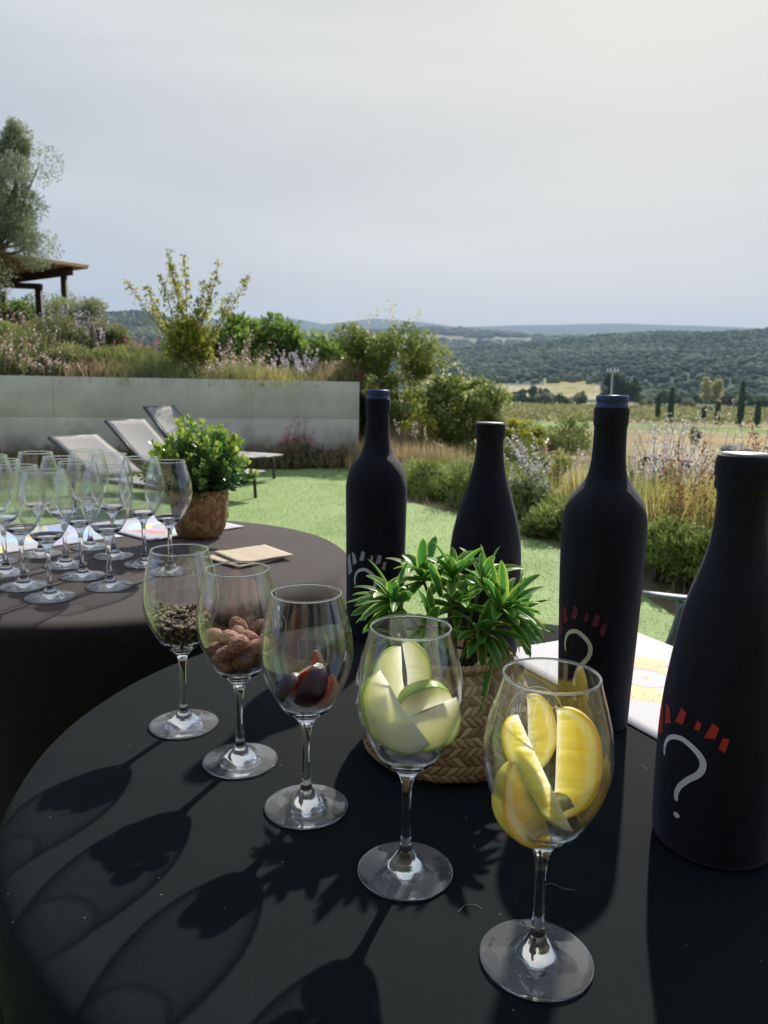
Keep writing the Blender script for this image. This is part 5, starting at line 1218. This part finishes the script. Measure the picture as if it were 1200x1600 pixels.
mapf = flesh_mat('apple flesh', [(.0, (.86, .80, .55)), (.25, (.93, .92, .72)), (.93, (.90, .93, .66)), (1.0, (.48, .64, .18))], .9, .35, (.030, .030, .014), .06, 120)
maps = mat('green apple peel', (.40, .58, .12), .25, .25, 60); maps.node_tree.nodes['Principled BSDF'].inputs['Subsurface Weight'].default_value = .4; maps.node_tree.nodes['Principled BSDF'].inputs['Subsurface Radius'].default_value = (.006, .008, .003)
mlef = flesh_mat('lemon flesh', [(.0, (.90, .82, .52)), (.12, (.89, .74, .36)), (.70, (.88, .68, .26)), (.76, (.90, .82, .60)), (.92, (.90, .82, .60)), (.97, (.88, .66, .14))], .9, .25, (.026, .020, .009), .10, 200)
mles = mat('lemon zest', (.84, .66, .10), .42, .12, 120, .6, 900); mles.node_tree.nodes['Principled BSDF'].inputs['Subsurface Weight'].default_value = .35; mles.node_tree.nodes['Principled BSDF'].inputs['Subsurface Radius'].default_value = (.006, .004, .001)
mfif = flesh_mat('fig flesh', [(.0, (.42, .04, .035)), (.35, (.55, .09, .06)), (.62, (.50, .06, .05)), (.80, (.60, .25, .18)), (.93, (.66, .50, .36))], .25, .3, (.005, .002, .001), .25, 700)
n = mfif.node_tree.nodes; l = mfif.node_tree.links; vo = n.new('ShaderNodeTexVoronoi'); vo.inputs['Scale'].default_value = 620; tcn = [q for q in n if q.type == 'TEX_COORD'][0]; l.new(tcn.outputs['Object'], vo.inputs['Vector'])
lt = n.new('ShaderNodeMath'); lt.operation = 'LESS_THAN'; lt.inputs[1].default_value = .30; l.new(vo.outputs['Distance'], lt.inputs[0]); rmp = [q for q in n if q.type == 'VALTORGB'][0]
mq = n.new('ShaderNodeMix'); mq.data_type = 'RGBA'; l.new(lt.outputs[0], mq.inputs[0]); l.new(rmp.outputs[0], mq.inputs[6]); mq.inputs[7].default_value = (.80, .42, .26, 1); l.new(mq.outputs[2], n['Principled BSDF'].inputs['Base Color'])
mfis = mat('fig skin', (.045, .014, .028), .32, .5, 90, .4, 500)
ag = 'green apple slices in the glass'
wedge('apple_slice', 'largest green apple slice, pale cut face to the front, at the left of the glass', 'apple slice', ag, G4, (-.0035, -.019, .1600), (.55, .05, -.84), (-.84, -.10, -.53), .0350, .0390, rad(13), maps, mapf, .02, .05, 1)
wedge('apple_slice', 'green apple slice standing behind the largest one, rounded peel up at the left', 'apple slice', ag, G4, (-.004, .016, .172), (.12, 0, -1), (-.8, .25, .45), .027, .028, rad(15), maps, mapf, .02, .05, 2)
wedge('apple_slice', 'green apple slice standing upright at the back, tip highest of all', 'apple slice', ag, G4, (-.0035, .012, .177), (.12, 0, -1), (.9, .1, .1), .023, .029, rad(13), maps, mapf, .02, .05, 3)
wedge('apple_slice', 'green apple slice at the right with its peel edge arching upward', 'apple slice', ag, G4, (.0145, .004, .1475), (.92, .1, .38), (-.32, -.15, .93), .0265, .0250, rad(16), maps, mapf, .02, .04, 4)
wedge('apple_slice', 'green apple slice at the lower right, cut face under the arching one', 'apple slice', ag, G4, (.0125, -.007, .1535), (.90, -.05, .42), (.36, -.1, -.92), .0345, .0290, rad(14), maps, mapf, .02, .05, 5)
lg = 'lemon wedges in the glass'
wedge('lemon_slice', 'large lemon slice at the right, white pith round its right edge', 'lemon slice', lg, G5, (.0060, .004, .1530), (.04, .10, -1), (.97, .12, -.12), .0350, .0460, rad(9), mles, mlef, .05, .0, 11)
wedge('lemon_slice', 'thin lemon slice lying diagonally on top, its core edge towards the front', 'lemon slice', lg, G5, (-.005, -.022, .1600), (.44, .02, -.89), (-.74, .66, -.18), .0270, .0480, rad(6), mles, mlef, .05, .0, 12)
wedge('lemon_slice', 'small lemon slice at the back between the diagonal and the large right one', 'lemon slice', lg, G5, (-.011, .021, .1680), (.06, 0, -1), (.93, .3, 0), .0235, .0310, rad(9), mles, mlef, .05, .0, 13)
wedge('lemon_slice', 'lemon slice at the lower left showing its yellow peel', 'lemon slice', lg, G5, (-.006, -.007, .1345), (.34, -.1, -.93), (-.90, -.30, -.22), .0330, .0330, rad(17), mles, mlef, .05, .0, 14)
wedge('lemon_slice', 'lemon slice end at the very bottom of the glass', 'lemon slice', lg, G5, (.006, .000, .1140), (.9, .3, .3), (-.2, .3, .9), .018, .019, rad(14), mles, mlef, .05, .0, 15)
fg = 'fig pieces in the glass'
wedge('fig_piece', 'largest fig piece, dark purple skin towards the camera', 'fig piece', fg, G3, (.0010, .006, .1300), (.45, .1, .85), (.25, -.92, -.1), .0240, .0235, rad(34), mfis, mfif, .02, 0, 21, 'skin')
wedge('fig_piece', 'fig piece at the left with red flesh facing up', 'fig piece', fg, G3, (-.009, -.006, .1400), (.80, .25, .50), (-.45, .35, -.80), .0215, .021, rad(30), mfis, mfif, .02, 0, 22, 'skin')
wedge('fig_piece', 'fig piece at the right with its pale pink edge showing', 'fig piece', fg, G3, (.0140, -.004, .1275), (.6, .4, .7), (.35, .55, -.70), .0185, .018, rad(32), mfis, mfif, .02, 0, 23, 'skin')

# stray threads on the black cloth
mthr = mat('pale lint', (.30, .30, .28), .9)
for pts, lab in [([(.142, .598), (.150, .600), (.158, .594), (.168, .592)], 'fine pale thread on the black cloth right of the lemon glass'), ([(.066, .562), (.072, .570), (.080, .571), (.086, .566)], 'curled pale thread on the black cloth between apple and lemon glasses'), ([(.292, .815), (.298, .812), (.301, .804)], 'short pale thread on the black cloth between the two right bottles')]:
    mb = MB(); P = spline(pts, 6); mb.tube(np.c_[P, np.full(len(P), TZ + .0008)], .00022, 4, .5, False)
    tag(obj('thread', mb.mesh('thread', mthr)), lab, 'thread', 'stray threads on the black cloth')

wedge('fig_piece', 'small dark fig piece low at the left of the pile', 'fig piece', fg, G3, (-.0145, .000, .1250), (.5, .2, .75), (-.6, -.65, -.3), .0160, .0170, rad(30), mfis, mfif, .02, 0, 24, 'skin')
wedge('fig_piece', 'red fig tip standing highest behind the dark skin', 'fig piece', fg, G3, (.004, .008, .1480), (.15, .0, 1), (.7, .5, .1), .0120, .0140, rad(26), mfis, mfif, .02, 0, 25, 'skin')
# ================================================================== BASKET PLANTS
def weave_basket(name_mat, prof, n_u, n_v, kind, amp, mcol):
    P = spline(prof, 8); s = np.r_[0, np.cumsum(np.linalg.norm(np.diff(P, axis=0), axis=1))]; L = s[-1]
    sv = np.linspace(0, L, n_v); pr = np.interp(sv, s, P[:, 0]); pz = np.interp(sv, s, P[:, 1])
    tr = np.gradient(pr); tz = np.gradient(pz); nl = np.hypot(tr, tz); nr_, nz_ = tz / nl, -tr / nl
    U, Vv = np.meshgrid(np.linspace(0, 1, n_u, endpoint=False), sv, indexing='xy')   # rows v, cols u
    if kind == 'rows':      # braided rows of slanting strands
        rowh = .0105; row = np.floor(Vv / rowh); fv = Vv / rowh - row; ns = 66
        q = U * ns + (fv - .5) * .9 * np.where(row % 2 == 0, 1, -1) + row * .37; k = np.floor(q); f = q - k
        hgt = np.sqrt(np.clip(1 - (2 * f - 1) ** 2, 0, 1)) * (.45 + .55 * np.sqrt(np.clip(1 - (2 * fv - 1) ** 2, 0, 1))); hsh = np.modf(np.abs(np.sin(k * 12.9898 + row * 78.233) * 43758.5453))[0]
    else:                    # flat splints plaited in upright zigzags
        ncol = 26; cw = 1 / ncol; col = np.floor(U / cw); fu = U / cw - col; sp = .0125
        q = Vv / sp + (fu - .5) * .95 * np.where(col % 2 == 0, 1, -1) + .5 * (col % 4 > 1); k = np.floor(q); f = q - k
        e = np.clip(np.minimum(f, 1 - f) / .16, 0, 1); e2 = np.clip(np.minimum(fu, 1 - fu) / .10, 0, 1); hgt = np.sqrt(e) * (.6 + .4 * e2) * (.75 + .25 * np.sin(PI * fu)); hsh = np.modf(np.abs(np.sin(k * 12.9898 + col * 78.233) * 43758.5453))[0]
    edge = np.clip(np.minimum(Vv / .006, (L - Vv) / .006), 0, 1)
    d = amp * (hgt * (.8 + .4 * hsh) - .5) * edge
    wob = 1 + .012 * np.sin(2 * PI * U * 3 + 1) * np.clip(pz[:, None] / .05, 0, 1)
    R_ = (pr[:, None] + d * nr_[:, None]) * wob; Z_ = pz[:, None] + d * nz_[:, None]; A_ = U * 2 * PI
    V = np.stack([R_ * np.cos(A_), R_ * np.sin(A_), Z_], -1).reshape(-1, 3)
    return fast_mesh('basket', V, grid_faces(n_v, n_u, True), mcol, hsh.ravel(), True)
mstraw = leaf_mat('seagrass straw', (.20, .135, .065), (.34, .245, .125), (.46, .35, .20), .75, .05)
mbam = leaf_mat('plaited palm splints', (.24, .135, .05), (.38, .23, .10), (.50, .33, .16), .6, .05)
mhole = mat('dark potting moss', (.035, .022, .014), .95, .5, 200, 1, 400)
bx, by = .078, .852
pl = thing('potted_plant', 'artificial green plant with pointed leaves in a low seagrass basket on the tasting table', 'potted plant', (bx, by, TZ + .0006))
profb = [(.073, .0016), (.0885, .003), (.0960, .009), (.0985, .022), (.0975, .048), (.0915, .076), (.0800, .099), (.0715, .112), (.0690, .120)]
obj('basket', weave_basket('', profb, 900, 330, 'rows', .0030, mstraw), pl)
mb = MB()
for k in range(2):      # rolled rim of twisted strands
    A_ = np.linspace(0, 2 * PI, 181); P = np.stack([(.0690 + .0022 * np.cos(A_ * 34 + k * PI)) * np.cos(A_), (.0690 + .0022 * np.cos(A_ * 34 + k * PI)) * np.sin(A_), .1205 + .0022 * np.sin(A_ * 34 + k * PI)], 1); mb.tube(P, .0030, 8, .4 + .3 * k, False)
obj('rim', mb.mesh('rim', mstraw, True), pl)
obj('soil', lathe_mesh('soil', [(0, .108), (.05, .106), (.071, .100)], mhole, 40), pl)
obj('base', lathe_mesh('base', [(0, .0008), (.074, .0014)], mstraw, 60), pl)
KL = 1
mlf, n, l, b = new_mat('variegated plastic leaf'); a = n.new('ShaderNodeAttribute'); a.attribute_name = 'tint'
r = n.new('ShaderNodeValToRGB'); es = r.color_ramp.elements; es[0].position = 0; es[0].color = (.045, .19, .04, 1); es[1].position = 1; es[1].color = (.62, .72, .12, 1); e = es.new(.55); e.color = (.10, .30, .05, 1); e = es.new(.80); e.color = (.40, .58, .08, 1)
l.new(a.outputs['Fac'], r.inputs[0]); l.new(r.outputs[0], b.inputs['Base Color']); b.inputs['Roughness'].default_value = .42
tr_ = n.new('ShaderNodeBsdfTranslucent'); l.new(r.outputs[0], tr_.inputs[0]); ms = n.new('ShaderNodeMixShader'); ms.inputs[0].default_value = .42; l.new(b.outputs[0], ms.inputs[1]); l.new(tr_.outputs[0], ms.inputs[2]); l.new(ms.outputs[0], n['Material Output'].inputs[0])
def long_leaf(mb, base, d, L, W, g, bend, young=0.0):
    d = np.array(d, float); d /= np.linalg.norm(d); s = np.cross(d, [0, 0, 1.]); s = s / (np.linalg.norm(s) + 1e-9); rot = g.normal(0, .35); up = np.cross(s, d)
    s = s * math.cos(rot) + up * math.sin(rot); nu, nw = 12, 7; V = []; T = []; p = np.array(base, float); cur = d.copy(); step = L / (nu - 1)
    for i in range(nu):
        u = i / (nu - 1); w = W * .5 * max(0, math.sin(PI * (.06 + .90 * u))) ** .6 if u < .999 else .0004
        w = max(w, .0006)
        upv = np.cross(s, cur)
        for j in range(nw):
            v = -1 + 2 * j / (nw - 1); V.append(p + s * w * v + upv * (abs(v) * w * .35)); ed = abs(v) ** 3; T.append(min(1, .28 + .1 * g.uniform() - .2 * (1 - abs(v)) + .60 * ed * (1 if u < .9 else 1) + .35 * max(0, u - .85) * 4 * .4 + young))
        cur = cur + np.array([0, 0, -bend * step / L * 1.4]); cur /= np.linalg.norm(cur); p = p + cur * step
    mb.add(V, grid_faces(nu, nw), T)
g = np.random.default_rng(17)
ros = [((-.085, -.01, .165), (-.7, -.2, .55), 15, .062), ((-.045, .035, .185), (-.3, .25, .9), 15, .060), ((-.005, .01, .190), (.05, -.1, 1), 14, .056), ((.040, .045, .178), (.35, .3, .9), 14, .060), ((.058, -.022, .158), (.6, -.35, .7), 19, .062), ((.030, -.045, .138), (.25, -.85, .5), 13, .054),
       ((-.035, -.045, .142), (-.25, -.8, .5), 14, .054), ((.078, .025, .135), (.9, .15, .4), 12, .060), ((-.070, -.050, .125), (-.8, -.6, .2), 12, .056), ((.0, -.02, .16), (0, -.4, .9), 12, .05)]
mb = MB(); mst = MB()
for (c_, ax0, nlf, LL) in ros:
    c_ = np.array(c_) * np.array([.90, .9, 1]) + np.array([.002, .012, .012]); ax0 = np.array(ax0, float); ax0 /= np.linalg.norm(ax0); b0 = np.array([c_[0] * .25, c_[1] * .25, .095]); mst.tube(spline([b0, (b0 + c_) / 2 + [0, 0, .012], c_, c_ + ax0 * .012], 4), .0022, 6)
    e1_ = np.cross(ax0, [.3, .5, .8]); e1_ /= np.linalg.norm(e1_); e2_ = np.cross(ax0, e1_)
    for k in range(nlf := int(nlf * 1.5)):
        a_ = k * 2.39996 + g.normal(0, .12); tl = 1.45 - 1.15 * (k / nlf) + g.normal(0, .08)    # outer leaves spread, inner upright
        d = ax0 * math.cos(tl) + (e1_ * math.cos(a_) + e2_ * math.sin(a_)) * math.sin(tl)
        long_leaf(mb, c_ + ax0 * (.014 * k / nlf - .004), d, LL * g.uniform(.85, 1.15) * (.72 if k > nlf - 4 else .93), .0138 * g.uniform(.8, 1.2), g, g.uniform(.15, .9), .28 if g.uniform() < .22 else (.1 * g.uniform()))
for (bb, tp) in [((.055, .01, .165), (.042, .0, .238)), ((.075, .0, .16), (.082, .0, .225)), ((-.02, -.01, .19), (-.035, -.03, .240)), ((-.03, .02, .19), (-.008, .02, .238)), ((.04, -.06, .135), (.015, -.10, .065))]:
    bb, tp = np.array(bb), np.array(tp); long_leaf(mb, bb, tp - bb, np.linalg.norm(tp - bb), .013, g, .1, .12)
lo = obj('leaves', mb.mesh('leaves', mlf, True), pl, (.006, 0, .008)); lo.scale = (.92, .92, .93); so_ = obj('stems', mst.mesh('stems', mstalk, True), pl, (.006, 0, .008)); so_.scale = (.92, .92, .93)

bx, by = -.505 * KB, 2.075 * KB
pb = thing('potted_plant', 'artificial boxwood with rounded leaves in a plaited basket on the left table', 'potted plant', (bx, by, TZ2 + .0036)); pb.scale = (KB, KB, KB)
profc = [(.040, .0012), (.052, .003), (.060, .010), (.0675, .030), (.0730, .058), (.0755, .085), (.0762, .118), (.0765, .132)]
obj('basket', weave_basket('', profc, 900, 300, 'cols', .0032, mbam), pb)
obj('soil', lathe_mesh('soil', [(0, .112), (.075, .108)], mhole, 40), pb); obj('base', lathe_mesh('base', [(0, .0008), (.041, .0012)], mbam, 50), pb)
mbx, n, l, b = new_mat('boxwood leaf'); a = n.new('ShaderNodeAttribute'); a.attribute_name = 'tint'
r = n.new('ShaderNodeValToRGB'); es = r.color_ramp.elements; es[0].color = (.03, .095, .035, 1); es[1].color = (.58, .68, .14, 1); e = es.new(.45); e.color = (.08, .19, .05, 1); e = es.new(.75); e.color = (.32, .48, .08, 1)
l.new(a.outputs['Fac'], r.inputs[0]); l.new(r.outputs[0], b.inputs['Base Color']); b.inputs['Roughness'].default_value = .3; b.inputs['Specular IOR Level'].default_value = .6
tr_ = n.new('ShaderNodeBsdfTranslucent'); l.new(r.outputs[0], tr_.inputs[0]); ms = n.new('ShaderNodeMixShader'); ms.inputs[0].default_value = .38; l.new(b.outputs[0], ms.inputs[1]); l.new(tr_.outputs[0], ms.inputs[2]); l.new(ms.outputs[0], n['Material Output'].inputs[0])
g = np.random.default_rng(23); mb = MB(); mst = MB()
def round_leaf(mb, p, d, L, W, g, t):
    d = d / np.linalg.norm(d); s = np.cross(d, g.normal(0, 1, 3)); s /= np.linalg.norm(s); nn = np.cross(s, d); V = []; nu, nw = 7, 5
    for i in range(nu):
        u = i / (nu - 1); w = max(.0004, W * .5 * math.sin(PI * (u * .92 + .06)) ** .6) if u < .99 else .0004
        for j in range(nw): v = -1 + 2 * j / (nw - 1); V.append(p + d * L * u + s * w * v + nn * (abs(v) * w * .3 - .15 * L * u * u))
    mb.add(V, grid_faces(nu, nw), t)
for k in range(84):
    a_ = g.uniform(0, 2 * PI); q_ = math.sqrt(g.uniform(0, 1)); R_ = .145 * q_; zt = .120 + (.205 * math.sqrt(max(0, 1 - (q_ * .93) ** 2))) * g.uniform(.72, 1.02); tip = np.array([R_ * math.cos(a_), R_ * math.sin(a_), zt]); b0 = np.array([tip[0] * .35, tip[1] * .35, .105])
    if k < 8: a_ = k * PI / 4 + .3; tip = np.array([.152 * math.cos(a_), .152 * math.sin(a_), .17 + .05 * (k % 2)]); b0 = tip * .35; b0[2] = .11
    P = spline([b0, b0 * .5 + tip * .5 + np.array([0, 0, .008]), tip], 5); mst.tube(P, .0011, 5, .5, False); m_ = 13
    for i in range(m_):
        u = .12 + .88 * i / (m_ - 1); xi = u * (len(P) - 1); j = min(int(xi), len(P) - 2); p_ = P[j] + (P[j + 1] - P[j]) * (xi - j); T_ = P[j + 1] - P[j]; T_ /= np.linalg.norm(T_)
        for sd in (0, 1):
            aa = i * PI / 2 + sd * PI + g.normal(0, .3); e1_ = np.cross(T_, [.2, .9, .3]); e1_ /= np.linalg.norm(e1_); e2_ = np.cross(T_, e1_); op = 1.0 - .45 * (u > .9)
            d = T_ * math.cos(op) + (e1_ * math.cos(aa) + e2_ * math.sin(aa)) * math.sin(op)
            if p_[2] < .10: continue
            round_leaf(mb, p_, d, g.uniform(.016, .024) * (1 - .25 * (u > .9)), g.uniform(.012, .016), g, min(1, g.uniform(.0, .35) + (.75 if u > .88 else .38 * (u > .7)) * g.uniform(.6, 1.1)))
obj('leaves', mb.mesh('leaves', mbx, True), pb); obj('stems', mst.mesh('stems', mstalk, True), pb)

# ================================================================== air
HAZE = .00014
me = bpy.data.meshes.new('haze'); bm = bmesh.new(); bmesh.ops.create_cube(bm, size=1); bm.to_mesh(me); bm.free()
hz = obj('haze', me); hz.scale = (15600, 15600, 760); hz.location = (0, 0, 330); hz['kind'] = 'stuff'
m = bpy.data.materials.new('hazy air'); m.use_nodes = True; n = m.node_tree.nodes; l = m.node_tree.links; n.clear()
v = n.new('ShaderNodeVolumePrincipled'); v.inputs['Color'].default_value = (.58, .74, 1, 1); v.inputs['Density'].default_value = HAZE; v.inputs['Anisotropy'].default_value = 0.0
oo = n.new('ShaderNodeOutputMaterial'); l.new(v.outputs[0], oo.inputs['Volume']); me.materials.append(m)
